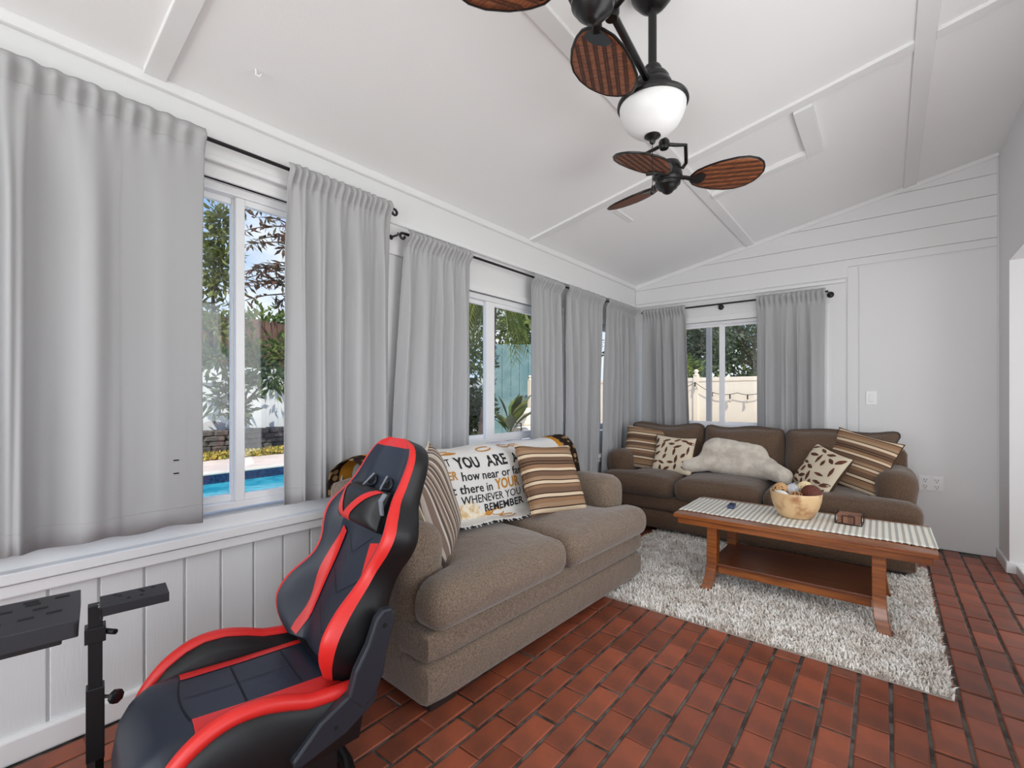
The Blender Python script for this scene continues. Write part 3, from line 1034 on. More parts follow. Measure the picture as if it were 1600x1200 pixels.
# ------------------------------------------------------------------ sofas
def make_sofa(label, name, W, ncush, splits, loc, rotz, mat, back_kind, foot=0.0):
    """local frame: x along the width, back at y=0, front towards -y"""
    e = thing(name, label, 'sofa', loc, (0, 0, rotz))
    AW = 0.21

    def bulge(k, ax):
        def fn(p, q):
            p = p.copy()
            if q[1] < 0:
                p.y += -k * (1 - q[ax] ** 2) * abs(q[1])
            return p
        return fn
    # base in two upholstered bands
    rbox(0.0, W, -0.880, -0.02, 0.038, 0.208, 0.035, 10, bulge(.012, 2)).obj('base', mat, e, smooth=60)
    rbox(0.002, W - 0.002, -0.882, -0.03, 0.200, 0.330, 0.03, 10, bulge(.008, 2)).obj('seat_rail', mat, e, smooth=60)
    for x in (0.115, W - 0.115):
        for y in (-0.785, -0.10):
            z0 = foot if x > W / 2 else 0.0
            B().box(x - .065, x + .065, y - .055, y + .055, z0 if ncush == 2 else foot, 0.075).obj('foot', 'plinth', e, smooth=0, bevel=.004)
    # back frame
    rbox(0.03, W - 0.03, -0.22, 0.0, 0.10, 0.80, 0.06, 8).obj('back_frame', mat, e, smooth=60)
    # arms, thicker and rolled towards the top
    for s_ in (0, 1):
        def armfn(p, q, s_=s_):
            p = p.copy()
            k = sstep(p.z, 0.42, 0.62)
            out = (-1 if s_ == 0 else 1)
            xc = AW / 2 if s_ == 0 else W - AW / 2
            p.x = xc + (p.x - xc) * (1 + 0.16 * k) + out * 0.004 * k
            p.z -= 0.035 * sstep(p.y, -0.45, -0.02) * sstep(p.z, .5, .68) * 0.6
            return p
        x0 = 0.0 if s_ == 0 else W - AW
        rbox(x0, x0 + AW, -0.765, -0.02, 0.10, 0.685, 0.10, 12, armfn).obj('armrest', mat, e, smooth=60)
    # seat cushions with T-shaped front corners at the arms
    xs = splits
    for i in range(ncush):
        a, c = xs[i], xs[i + 1]
        rg = random.Random(i * 7 + int(W * 100))
        f1, f2_ = rg.uniform(0, 6), rg.uniform(0, 6)

        def cf(p, q, i=i, a=a, c=c):
            p = p.copy()
            k = sstep(p.y, -0.80, -0.735)
            if i == 0:   # squeeze behind the arm front
                x0n = a + (AW + 0.02 - a) * k
                p.x = x0n + (p.x - a) * (c - x0n) / (c - a)
            if i == ncush - 1:
                x1n = c + (W - AW - 0.02 - c) * k
                p.x = a + (p.x - a) * (x1n - a) / (c - a)
            if q[2] > 0:
                p.z += 0.030 * (1 - q[0] ** 2) * (1 - q[1] ** 2) * q[2]
                p.z += 0.004 * math.sin(9 * p.x + f1) * math.sin(7 * p.y + f2_)
            p.y -= 0.018 * (1 - q[0] ** 2) * (1 - abs(q[2])) * (1 if q[1] < 0 else 0)
            return p
        rbox(a + .004, c - .004, -0.945, -0.20, 0.318, 0.498, 0.075, 16, cf).obj('seat_cushion', mat, e, smooth=70)
    # back cushions
    nb = ncush
    for i in range(nb):
        if back_kind == 'plain':
            w0 = AW + 0.01 + (W - 2 * AW - .02) * i / nb
            w1 = AW + 0.01 + (W - 2 * AW - .02) * (i + 1) / nb

            def bf(p, q):
                p = p.copy()
                p.y += -0.05 * (1 - q[0] ** 2) * (1 - q[2] ** 2) * (1 if q[1] < 0 else 0)
                p.y += -0.10 * (0.9 - p.z) * 0.6
                return p
            rbox(w0 + .004, w1 - .004, -0.34, -0.14, 0.46, 0.875, 0.08, 12, bf).obj('back_cushion', mat, e, smooth=70)
        else:
            mid = [(0.24, 0.785), (0.79, 1.45), (1.455, W - 0.235)][i]
            top = [(0.07, 0.793), (0.797, 1.448), (1.455, W - 0.055)][i]

            def bf(p, q, mid=mid, top=top, i=i):
                p = p.copy()
                k = sstep(p.z, 0.60, 0.93)
                lo = mid[0] + (top[0] - mid[0]) * k
                hi = mid[1] + (top[1] - mid[1]) * k
                u = (p.x - mid[0]) / (mid[1] - mid[0])
                p.x = lo + (hi - lo) * u
                th = (1 - q[0] ** 4) * (1 - (q[2]) ** 4)
                p.y += -0.055 * th * (1 if q[1] < 0 else 0)
                p.y += 0.05 * (1 - th) * (1 if q[1] < 0 else -0.3) * sstep(p.z, .6, .9)
                p.y += -0.12 * (0.93 - p.z) * 0.6
                p.z += 0.012 * math.sin(9 * u + i * 2.2) * sstep(p.z, .8, .95)
                p.y += 0.008 * math.sin(14 * p.x + 11 * p.z)
                if q[2] > .5:
                    p.z += 0.018 * (abs(q[0]) ** 3)
                return p
            rbox(mid[0], mid[1], -0.40, -0.20, 0.47, 0.925, 0.07, 16, bf).obj('back_cushion', mat, e, smooth=70)
    return e


LSA = math.radians(-2.3)
loveseat = make_sofa('taupe two-seat loveseat under the side windows with a printed throw', 'loveseat', 1.75, 2, [0.0, 0.86, 1.75], (0.115, 1.15, 0), PI / 2 + LSA, 'fabric', 'plain', 0.006)
loveseat.scale = (1, 0.92, 1)
sofa = make_sofa('brown three-seat sofa along the back wall, colour darkened for shade', 'sofa', 2.275, 3, [0.0, 0.71, 1.385, 2.31], (0.11, D - 0.125, 0), 0, 'fabric_shaded', 'loose', 0.012)
for ch in loveseat.children:
    if ch.name.startswith('foot') and False:
        ch.location.z = 0.006


def LS(x, y, z):      # loveseat-local point -> world
    a = PI / 2 + LSA
    return Vector((0.075 + math.cos(a) * x - math.sin(a) * y, 1.15 + math.sin(a) * x + math.cos(a) * y, z))


# throw blanket over the loveseat back (loveseat-local coordinates)
bl = thing('throw_blanket', 'white printed throw blanket with black and gold lettering over the loveseat back', 'blanket', (0.115, 1.15, 0), (0, 0, PI / 2 + LSA))
bl.scale = (1, 0.92, 1)
prof = [(0.012, 0.72), (0.013, 0.755), (0.012, 0.79), (-0.010, 0.835), (-0.06, 0.862), (-0.14, 0.893), (-0.20, 0.903), (-0.27, 0.898), (-0.325, 0.872), (-0.372, 0.82), (-0.402, 0.74), (-0.425, 0.66), (-0.443, 0.59), (-0.462, 0.555), (-0.50, 0.548), (-0.545, 0.547)]
seglen = [0]
for p, q in zip(prof, prof[1:]):
    seglen.append(seglen[-1] + math.hypot(q[0] - p[0], q[1] - p[1]))
BLEN = seglen[-1]


def prof_at(s_):
    s_ = min(max(s_, 0), BLEN - 1e-6)
    for i in range(len(prof) - 1):
        if s_ <= seglen[i + 1]:
            k = (s_ - seglen[i]) / (seglen[i + 1] - seglen[i])
            # Catmull-Rom between the profile points
            P = [prof[max(0, i - 1)], prof[i], prof[i + 1], prof[min(len(prof) - 1, i + 2)]]
            out = []
            for c_ in (0, 1):
                a0, a1, a2, a3 = (q[c_] for q in P)
                out.append(0.5 * (2 * a1 + (a2 - a0) * k + (2 * a0 - 5 * a1 + 4 * a2 - a3) * k * k + (3 * a1 - a0 - 3 * a2 + a3) * k ** 3))
            return out
    return prof[-1]


def blanket_pt(x, s_, off=0.0):
    y, z = prof_at(s_)
    y2, z2 = prof_at(min(s_ + .01, BLEN - 1e-5))
    y1, z1 = prof_at(max(s_ - .01, 0))
    ty, tz = y2 - y1, z2 - z1
    l = math.hypot(ty, tz) or 1
    n = (tz / l, -ty / l)          # outward normal of the drape
    if n[1] < 0 and s_ < BLEN * 0.4 and False:
        n = (-n[0], -n[1])
    rip = 0.007 * math.sin(7 * x + 5 * s_) + 0.005 * math.sin(17 * x - 6 * s_ + 1.0)
    d = 0.006 + rip * sstep(s_, .05, .4) + off
    # the left end folds down over the arm side
    zz = z - 0.10 * sstep(-x, -0.10, 0.06) * 0.6
    sag = 0.012 * math.sin(4.5 * x + 0.5)
    return Vector((x, y - abs(n[0]) * d if s_ > .25 else y + d, zz + (n[1] if n[1] > 0 else -n[1]) * d + sag * sstep(s_, .2, .5)))


b = B().grid(lambda u, v: blanket_pt(0.05 + 1.61 * u, BLEN * v), 110, 60)
o = b.obj('cloth', 'blanket_cloth', bl, smooth=70, fix=False)
md = o.modifiers.new('thickness', 'SOLIDIFY')
md.thickness = 0.004
md.offset = 0
# twisted fringe along the front edge
for k in range(46):
    x = 0.45 + k * 0.026
    p = blanket_pt(x, BLEN - .002)
    B().tube([p, p + Vector((random.uniform(-.004, .004), -.018, -.006))], .0035, 5).obj('fringe_tassel', 'blanket_cloth' if k % 3 else 'ink', bl)


def s_of_z(z):   # arc length at which the front drape passes height z
    best = min((abs(prof_at(BLEN * i / 400)[1] - z), BLEN * i / 400) for i in range(200, 380))
    return best[1]


def blanket_text(body, x0, x1, zbase, hgt, mat, bold=0.0):
    vs, fs = text_mesh(body, 1.0, bold)
    xa, xb = min(v[0] for v in vs), max(v[0] for v in vs)
    cap = 0.70
    sb = s_of_z(zbase)
    out = []
    for v in vs:
        u = x0 + (v[0] - xa) / (xb - xa) * (x1 - x0)
        s_ = sb - v[1] / cap * hgt
        out.append(blanket_pt(u, s_, 0.0045))
    # one object for each word: cut where a space leaves a gap
    order = sorted(fs, key=lambda f_: min(vs[i][0] for i in f_))
    words, right = [], -9
    for f_ in order:
        if min(vs[i][0] for i in f_) > right + 0.16:
            words.append([])
        words[-1].append(f_)
        right = max(right, max(vs[i][0] for i in f_))
    for wf in words:
        ids = sorted({i for f_ in wf for i in f_})
        mp_ = {i: k for k, i in enumerate(ids)}
        B().add([out[i] for i in ids], [tuple(mp_[i] for i in f_) for f_ in wf]).obj('lettering', mat, bl, smooth=0, fix=False)


blanket_text('THAT', 0.40, 0.53, 0.828, 0.042, 'ink', 0.01)
blanket_text('YOU', 0.555, 0.735, 0.812, 0.062, 'ink', 0.03)
blanket_text('ARE', 0.79, 0.955, 0.812, 0.062, 'ink', 0.03)
blanket_text('ALONE', 1.01, 1.30, 0.815, 0.062, 'ink', 0.03)
blanket_text('EVER', 0.43, 0.55, 0.762, 0.042, 'gold_print', 0.02)
blanket_text('how near or far', 0.575, 1.06, 0.752, 0.045, 'ink', 0.012)
blanket_text('right there in', 0.38, 0.795, 0.690, 0.045, 'ink', 0.012)
blanket_text('YOUR', 0.82, 1.02, 0.688, 0.056, 'gold_print', 0.03)
blanket_text('HEART', 1.06, 1.30, 0.688, 0.056, 'gold_print', 0.03)
blanket_text('WHENEVER YOU FEEL', 0.545, 1.16, 0.636, 0.040, 'ink', 0.006)
blanket_text('REMEMBER', 0.70, 1.03, 0.586, 0.042, 'ink', 0.02)


def blanket_ribbon(pts, w, mat):
    b = B()
    vs, fs = [], []
    for i, (x, s_) in enumerate(pts):
        a = pts[max(0, i - 1)]
        c = pts[min(len(pts) - 1, i + 1)]
        dx, ds = c[0] - a[0], c[1] - a[1]
        l = math.hypot(dx, ds) or 1
        nx, ns = -ds / l * w, dx / l * w
        vs += [blanket_pt(x + nx, s_ + ns, .0045), blanket_pt(x - nx, s_ - ns, .0045)]
        if i:
            fs.append((2 * i - 2, 2 * i - 1, 2 * i + 1, 2 * i))
    b.add(vs, fs).obj('printed_flourish', mat, bl, smooth=0, fix=False)


st = s_of_z(0.875)
for x0, s0, rx, rs in ((0.83, st - .03, .055, .018), (0.52, st - .02, .05, .012), (1.02, st - .05, .05, .016), (1.12, st - .055, .04, .014), (0.80, s_of_z(.555) - .02, .05, .020), (0.86, s_of_z(.555) + .02, .06, .016)):
    blanket_ribbon([(x0 + rx * math.cos(a / 14 * 5.6), s0 + rs * math.sin(a / 14 * 5.6)) for a in range(15)], 0.0045, 'gold_print')
for x0, s0, rx, rs, mt_ in ((0.40, st + .005, .03, .02, 'gold_print'), (0.56, st - .01, .045, .010, 'gold_print'), (0.72, s_of_z(.57), .025, .022, 'gold_print'), (0.585, s_of_z(.60), .075, .05, 'tan_print'), (0.64, s_of_z(.565), .06, .03, 'tan_print')):
    n = 18
    ring = [blanket_pt(x0 + rx * math.cos(2 * PI * k / n) * (1 + .2 * math.sin(3 * k)), s0 + rs * math.sin(2 * PI * k / n), .004) for k in range(n)]
    B().add([blanket_pt(x0, s0, .0045)] + ring, [(0, 1 + k, 1 + (k + 1) % n) for k in range(n)]).obj('printed_motif', mt_, bl, smooth=0, fix=False)

# throw pillows (pillow-local: face towards +z)
GP = 'brown and cream striped throw pillows'


def face(normal, upish, roll=0.0):
    """rotation taking local +z to normal and local +y to upish, rolled about the normal"""
    n = Vector(normal).normalized()
    u = Vector(upish)
    u = (u - n * u.dot(n)).normalized()
    x = u.cross(n)
    Mx = Matrix((x, u, n)).transposed()
    return (Mx @ Matrix.Rotation(roll, 3, 'Z')).to_euler()


make_pillow('throw_pillow', 'horizontally striped brown pillow leaning on the loveseat lettered throw', 'pillow', 0.47, 0.43, 0.14, 'striped_cloth', (0.665, 2.31, 0.705), face((0.86, -0.12, 0.42), (-.3, 0, 1), -0.13), GP, seed=1)
make_pillow('throw_pillow', 'narrow-striped pillow standing against the loveseat arm beside the racing seat', 'pillow', 0.44, 0.46, 0.13, 'striped_cloth_narrow', (0.60, 1.455, 0.700), face((0.78, 0.56, 0.28), (-.15, -.25, 1), 0.16), GP, back='cream_cloth', seed=2)
make_pillow('throw_pillow', 'striped pillow at the sofa left arm behind a leaf pillow', 'pillow', 0.46, 0.42, 0.13, 'striped_cloth', (0.41, 4.345, 0.69), face((0.12, -0.90, 0.38), (0, .3, 1), -0.04), GP, seed=3)
make_pillow('throw_pillow', 'striped pillow tilted on one corner against the sofa right arm', 'pillow', 0.44, 0.44, 0.13, 'striped_cloth', (2.06, 4.325, 0.705), face((-0.34, -0.86, 0.36), (0.2, .25, 1), -0.14), GP, back='pillow_back', seed=4)


def leaf_pillow(label, W, Hh, loc, rot, seed):
    e, fn = make_pillow('leaf_pillow', label, 'pillow', W, Hh, 0.12, 'cream_cloth', loc, rot, 'cream leaf-patterned pillows', back='pillow_back', seed=seed)
    rg = random.Random(seed)
    pts = []
    tries = 0
    while len(pts) < 26 and tries < 4000:
        tries += 1
        p = (rg.uniform(-.86, .86), rg.uniform(-.86, .86))
        if all(math.hypot(p[0] - q[0], p[1] - q[1]) > 0.31 for q in pts):
            pts.append(p)
    for (u, v) in pts:
        a = rg.uniform(-0.5, 1.6)
        l, w = rg.uniform(.15, .24), rg.uniform(.06, .09)
        outl = []
        for k in range(12):
            t_ = 2 * PI * k / 12
            lx = l * math.cos(t_)
            ly = w * math.sin(t_) * (1 - .35 * abs(math.cos(t_)))
            outl.append((u + lx * math.cos(a) - ly * math.sin(a), v + lx * math.sin(a) + ly * math.cos(a)))
        vs = [fn(u, v, 1, .0030)] + [fn(max(-.98, min(.98, p[0])), max(-.98, min(.98, p[1])), 1, .0022) for p in outl]
        B().add(vs, [(0, 1 + k, 1 + (k + 1) % 12) for k in range(12)]).obj('leaf', 'leaf_print', e, smooth=60, fix=False)


leaf_pillow('small cream pillow with brown leaves beside the plush backrest pillow, upright', 0.37, 0.36, (0.70, 4.27, 0.655), face((0.05, -0.93, 0.32), (0, .3, 1), -0.04), 5)
leaf_pillow('small cream pillow with brown leaves lying tilted against a striped pillow', 0.38, 0.36, (1.845, 4.17, 0.635), face((-0.66, -0.62, 0.48), (0.30, .3, 1), -0.22), 6)


# plush backrest pillow: soft body with two arms
def blob(name, label, cat, balls, mat, voxel=0.012, loc=(0, 0, 0)):
    bm = bmesh.new()
    for (p, q, r0, r1, sq) in balls:
        k = 7
        for i in range(k):
            t_ = i / (k - 1)
            c_ = Vector(p).lerp(Vector(q), t_)
            r_ = r0 + (r1 - r0) * t_
            bmesh.ops.create_icosphere(bm, subdivisions=2, radius=1.0, matrix=Matrix.Translation(c_) @ Matrix.Diagonal((r_, r_ * sq, r_, 1)))
    me = bpy.data.meshes.new(name)
    bm.to_mesh(me)
    bm.free()
    me.materials.append(MATS[mat])
    e = thing(name, label, cat, loc)
    o = link('body', me, e)
    md = o.modifiers.new('merge', 'REMESH')
    md.mode = 'VOXEL'
    md.voxel_size = voxel
    md.use_smooth_shade = True
    sm = o.modifiers.new('soften', 'SMOOTH')
    sm.factor = 0.8
    sm.iterations = 6
    tx = bpy.data.textures.new('plush_folds', 'CLOUDS')
    tx.noise_scale = 0.14
    dm = o.modifiers.new('folds', 'DISPLACE')
    dm.texture = tx
    dm.strength = 0.018
    dm.mid_level = 0.5
    return e


blob('backrest_pillow', 'cream plush backrest pillow with two arms lying on the middle sofa cushion', 'pillow',
     [((1.06, 4.34, .715), (1.36, 4.34, .685), .125, .115, .8), ((1.00, 4.33, .63), (1.45, 4.33, .60), .10, .10, .9), ((1.04, 4.31, .62), (.83, 4.24, .575), .085, .068, .9), ((1.42, 4.31, .61), (1.60, 4.20, .565), .095, .068, .9), ((1.05, 4.33, .60), (1.4, 4.33, .59), .09, .09, 1.0)], 'plush')

# ------------------------------------------------------------------ rug
RX0, RX1, RY0, RY1 = 0.64, 2.44, 2.505, 4.27
rug = thing('shag_rug', 'cream shaggy rug under the coffee table', 'rug')
B().box(RX0, RX1, RY0, RY1, 0.0005, 0.006).obj('backing', 'rug_base', rug, smooth=0)
N = 62000
px_ = RNG.uniform(RX0, RX1, N)
py_ = RNG.uniform(RY0, RY1, N)
a_ls = PI / 2 + LSA
lx = math.cos(-a_ls) * (px_ - 0.115) - math.sin(-a_ls) * (py_ - 1.15)
ly = math.sin(-a_ls) * (px_ - 0.115) + math.cos(-a_ls) * (py_ - 1.15)
keep = ~((lx > 0.0) & (lx < 1.745) & (ly > -0.74)) & ~((py_ > 4.015) & (px_ > 0.1) & (px_ < 2.36))
for lxx, lyy in ((1.363, 2.982), (2.227, 2.982), (1.363, 3.568), (2.227, 3.568)):
    keep &= ~((abs(px_ - lxx) < .036) & (abs(py_ - lyy) < .046))
px_, py_ = px_[keep], py_[keep]
n = len(px_)
ang = RNG.uniform(0, 2 * PI, n) + 0.8 * np.sin(px_ * 9) * np.cos(py_ * 11)
lean = RNG.uniform(0.008, 0.026, n)
hh = RNG.uniform(0.014, 0.027, n) * (1 + 0.15 * np.sin(px_ * 13 + py_ * 7))
wd = RNG.uniform(0.0022, 0.0042, n)
ca, sa = np.cos(ang), np.sin(ang)
V = np.zeros((n, 5, 3))
for k, (f_, z_, wf) in enumerate(((0, 0.0, 1.0), (0, 0.0, -1.0), (0.45, 0.72, 1.0), (0.45, 0.72, -1.0), (1.0, 1.0, 0.0))):
    V[:, k, 0] = px_ + ca * lean * f_ - sa * wd * wf
    V[:, k, 1] = py_ + sa * lean * f_ + ca * wd * wf
    V[:, k, 2] = 0.005 + hh * z_
me = bpy.data.meshes.new('pile')
me.vertices.add(n * 5)
me.vertices.foreach_set('co', V.reshape(-1))
base = np.arange(n) * 5
quads = np.stack([base, base + 1, base + 3, base + 2], 1)
tris = np.stack([base + 2, base + 3, base + 4], 1)
li = np.concatenate([quads.reshape(-1), tris.reshape(-1)]).astype(np.int32)
me.loops.add(len(li))
me.loops.foreach_set('vertex_index', li)
me.polygons.add(2 * n)
ls_ = np.concatenate([np.arange(n) * 4, n * 4 + np.arange(n) * 3]).astype(np.int32)
me.polygons.foreach_set('loop_start', ls_)
me.materials.append(MATS['rug_pile'])
me.update(calc_edges=True)
me.validate()
o = link('pile', me, rug, kind='stuff')

# ------------------------------------------------------------------ coffee table
TX0, TX1, TY0, TY1, TZ = 1.165, 2.425, 2.965, 3.585, 0.452
tb = thing('coffee_table', 'reddish-brown wooden coffee table with splayed legs and a lower shelf', 'table', ((TX0 + TX1) / 2, (TY0 + TY1) / 2, 0))
hx, hy = (TX1 - TX0) / 2, (TY1 - TY0) / 2
b = B()
b.box(-hx + .10, hx - .10, -hy + .09, hy - .09, TZ - .024, TZ).obj('table_top', 'wood', tb, smooth=0, bevel=.003)
for s_ in (-1, 1):
    B().box(-hx, hx, s_ * hy if s_ < 0 else hy - .088, -hy + .088 if s_ < 0 else hy, TZ - .026, TZ - .0005).obj('edge_board', 'wood', tb, smooth=0, bevel=.004)
    B().box(s_ * hx if s_ < 0 else hx - .098, -hx + .098 if s_ < 0 else hx, -hy + .089, hy - .089, TZ - .026, TZ - .0005).obj('breadboard_end', 'wood', tb, smooth=0, bevel=.004)
b = B()
for a, c, d0, d1 in ((-hx + .02, hx - .02, -hy + .02, -hy + .045), (-hx + .02, hx - .02, hy - .045, hy - .02)):
    b.box(a, c, d0, d1, TZ - .065, TZ - .024)
b.box(-hx + .02, -hx + .045, -hy + .03, hy - .03, TZ - .065, TZ - .024).box(hx - .045, hx - .02, -hy + .03, hy - .03, TZ - .065, TZ - .024)
b.obj('apron', 'wood', tb, smooth=0, bevel=.004)
lxs, lys = 0.405, 0.235
for sx in (-1, 1):
    for sy in (-1, 1):
        tabx = [(TZ - .03, 0.0), (0.16, 0.004), (0.10, 0.018), (0.05, 0.045), (0.008, 0.078)]
        b = B()
        rings = []
        for i in range(12):
            z = TZ - .03 - (TZ - .038) * i / 11
            k = interp(-z, [(-q[0], q[1]) for q in tabx])
            cx, cy = sx * (lxs + 0.35 * k), sy * (lys + 0.75 * k)
            w_, d_ = 0.029, 0.036 + 0.004 * sstep(0.2 - z, 0, .15)
            rings.append([(cx - w_, cy - d_, z), (cx + w_, cy - d_, z), (cx + w_, cy + d_, z), (cx - w_, cy + d_, z)])
        vs = [p for r_ in rings for p in r_]
        fs = [(0, 1, 2, 3), tuple(reversed([44, 45, 46, 47]))]
        for i in range(11):
            for j in range(4):
                fs.append((i * 4 + j, i * 4 + (j + 1) % 4, i * 4 + 4 + (j + 1) % 4, i * 4 + 4 + j))
        b.add(vs, fs).obj('leg', 'wood', tb, smooth=35, bevel=.003)
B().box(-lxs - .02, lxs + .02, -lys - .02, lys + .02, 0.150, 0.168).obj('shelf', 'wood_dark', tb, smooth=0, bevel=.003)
for sy in (-1, 1):
    B().box(-lxs + .03, lxs - .03, sy * lys - .012, sy * lys + .012, 0.108, 0.166).obj('shelf_rail', 'wood', tb, smooth=0, bevel=.003)

# runner, drawn slightly skewed
rn = thing('table_runner', 'cream and grey striped woven runner on the coffee table', 'runner', (1.795, 3.29, TZ + .001), (0, 0, 0.010))
b = B().grid(lambda u, v: ((u - .5) * 1.262, (v - .5) * 0.465 + 0.008 * math.sin(9 * u + 1) * (1 - v) + .004 * math.sin(23 * u), 0.0022 + 0.0016 * abs(math.sin(40 * u)) + 0.0012 * math.sin(13 * v + 9 * u)), 120, 10)
o = b.obj('cloth', 'runner_cloth', rn, smooth=60, fix=False)
md = o.modifiers.new('thickness', 'SOLIDIFY')
md.thickness = 0.002
md.offset = 0
b = B()
for k in range(44):
    x = -.62 + k * .0285
    b.tube([(x, -.2325 + 0.008 * math.sin(9 * (x / 1.262 + .5) + 1), .003), (x + .004, -.240 + 0.008 * math.sin(9 * (x / 1.262 + .5) + 1), .003)], .002, 5)
b.obj('hem', 'runner_cloth', rn)

TT = TZ + 0.0055
# remote
e = thing('remote_control', 'small dark blue remote control lying on the table runner', 'remote', (1.425, 3.335, TT), (0, 0, 0.12))
rbox(-.021, .021, -.062, .062, 0, .020, .007, 6).obj('case', 'remote_blue', e, smooth=50)
for i in range(3):
    for j in range(4):
        B().lathe([(0, .0), (.004, .0), (.004, .003), (0, .003)], 8, Matrix.Translation((-.011 + .011 * i, -.03 + .018 * j, .0195))).obj('button', 'rubber', e)

# bowl
BX, BY = 1.795, 3.325
e = thing('wooden_bowl', 'round pale wooden bowl filled with decorative balls', 'bowl', (BX, BY, TT))
e.scale = (.92, .92, .95)
prof_o = [(0.0, 0.0), (.082, 0.0), (.098, .006), (.118, .035), (.136, .075), (.147, .115), (.152, .158), (.150, .163), (.144, .160), (.138, .115), (.126, .075), (.106, .038), (.08, .022), (0, .020)]
B().lathe(prof_o, 40).obj('bowl_body', 'bowl_wood', e, smooth=40)


def twig_ball(label, p, r, mat, n, rr, seed, core=True):
    e = thing('decorative_ball', label, 'decor ball', (BX + p[0], BY + p[1], TT + p[2]), (0, 0, 0), 'balls in the wooden bowl')
    rg = random.Random(seed)
    if core:
        bm = bmesh.new()
        bmesh.ops.create_icosphere(bm, subdivisions=3, radius=r * .84)
        me = bpy.data.meshes.new('core')
        bm.to_mesh(me)
        bm.free()
        me.materials.append(MATS[{'ball_tan': 'ball_core', 'ball_cream': 'ball_core', 'ball_brown': 'ball_core_dark'}.get(mat, mat)])
        link('core', me, e)
    b = B()
    for k in range(n):
        ax = Vector((rg.gauss(0, 1), rg.gauss(0, 1), rg.gauss(0, 1))).normalized()
        q = ax.to_track_quat('Z', 'Y')
        h_ = rg.uniform(-.55, .55) * r
        rad = math.sqrt(r * r - h_ * h_)
        b.tube([q @ Vector((rad * math.cos(a * PI / 10), rad * math.sin(a * PI / 10), h_)) for a in range(20)], rr, 5, closed=True)
    b.obj('woven_twigs', mat, e)
    return e


twig_ball('tan twig ball at the bowl edge beside the silver ball', (-.085, .025, .150), .042, 'ball_tan', 22, .0035, 1)
twig_ball('silver-white glazed ball between two twig balls in the bowl', (-.022, .04, .155), .046, 'ball_silver', 3, .002, 2)
twig_ball('cream twig ball standing highest in the bowl', (.040, .075, .168), .040, 'ball_cream', 16, .005, 3)
twig_ball('dark brown seed ball at the bowl right edge, darkest in the bowl', (.082, -.012, .150), .052, 'ball_brown', 44, .0045, 4)
twig_ball('tan ball half sunk in front of the dark brown ball', (.008, -.055, .122), .043, 'ball_tan', 10, .002, 5)
twig_ball('pale twig ball hidden deep at the bottom of the bowl', (0.0, 0.02, .072), .045, 'ball_cream', 10, .003, 6)
e = thing('seashell', 'long white seashell lying at the front of the wooden bowl', 'shell', (BX - .065, BY - .062, TT + .146), (0.15, 0.12, -0.5))
B().lathe([(0, -.052), (.006, -.046), (.014, -.02), (.017, .0), (.014, .024), (.007, .042), (0, .052)], 14, Matrix.Rotation(PI / 2, 4, 'Y')).obj('shell_body', 'shell_white', e, smooth=60)

# coaster holder and coasters
CXc, CYc = 2.062, 3.345
ea = -0.06
e = thing('coaster_holder', 'dark iron wire coaster holder on the runner', 'coaster holder', (CXc, CYc, TT), (0, 0, ea))
b = B()
b.tube([(-.062, -.054, .003), (.062, -.054, .003), (.062, .054, .003), (-.062, .054, .003)], .003, 6, closed=True)
for sx in (-1, 1):
    b.tube([(sx * .062, -.054, .003), (sx * .062, -.054, .066), (sx * .062, .054, .066), (sx * .062, .054, .003)], .003, 6)
for sy in (-1, 1):
    b.tube([(-.028, sy * .055, .003), (-.028, sy * .055, .052), (.028, sy * .055, .052), (.028, sy * .055, .003)], .003, 6)
b.obj('wire_frame', 'iron', e)
for k in range(5):
    e = thing('coaster', 'square brown coaster in the iron holder, ' + ['at the bottom of its stack', 'second from the bottom', 'in the middle of its stack', 'second from the top', 'topmost of its stack'][k], 'coaster', (CXc, CYc, TT + .0065 + k * .0102), (0, 0, ea + random.uniform(-.015, .015)), 'coasters in the iron holder')
    B().box(-.053, .053, -.050, .050, 0, .0092).obj('slab', 'coaster', e, smooth=0, bevel=.0012)

# ------------------------------------------------------------------ racing simulator seat
rs = thing('racing_seat', 'black and red racing simulator seat with a wheel plate and gear shifter mount', 'gaming chair', (0.776, 0.783, 0), (0, 0, math.radians(-9.2)))
PHI = math.radians(23)
SB = 0.355
wtab = [(0.0, .200), (.05, .232), (.10, .248), (.17, .244), (.26, .222), (.32, .226), (.39, .262), (.44, .268), (.49, .240), (.54, .206), (.60, .190), (.66, .178), (.70, .158), (.725, .130), (.740, .098), (.748, .06)]
btab = [(0.0, .05), (.05, .095), (.11, .118), (.18, .105), (.27, .06), (.33, .050), (.40, .055), (.46, .055), (.52, .042), (.58, .026), (.66, .016), (.748, .008)]


def back_w(x, o, s_):      # lateral x, forward offset o, distance s_ up the back -> seat-local
    return Vector((x, s_ * math.sin(PHI) - o * math.cos(PHI), SB + s_ * math.cos(PHI) + o * math.sin(PHI)))


def back_o(u, s_):
    bb = cubic(s_, btab)
    a = abs(u)
    o = bb * sstep(a, 0.52, 0.88) + 0.012 * (1 - min(1, a / .6) ** 2) * (1 - .6 * sstep(s_, .5, .6))
    if a > 0.9:
        o -= bb * 0.22 * ((a - .9) / .1) ** 2 + 0.010 * ((a - .9) / .1) ** 2
    return o


def back_pt(u, s_, off=0.0):
    return back_w(u * cubic(s_, wtab), back_o(u, s_) + off, s_)


us = [-1, -.97, -.93, -.89, -.855, -.80, -.74, -.68, -.62, -.55, -.45, -.3, -.15, 0, .15, .3, .45, .55, .62, .68, .74, .80, .855, .89, .93, .97, 1]
ss = [0.748 * (i / 44) for i in range(45)]


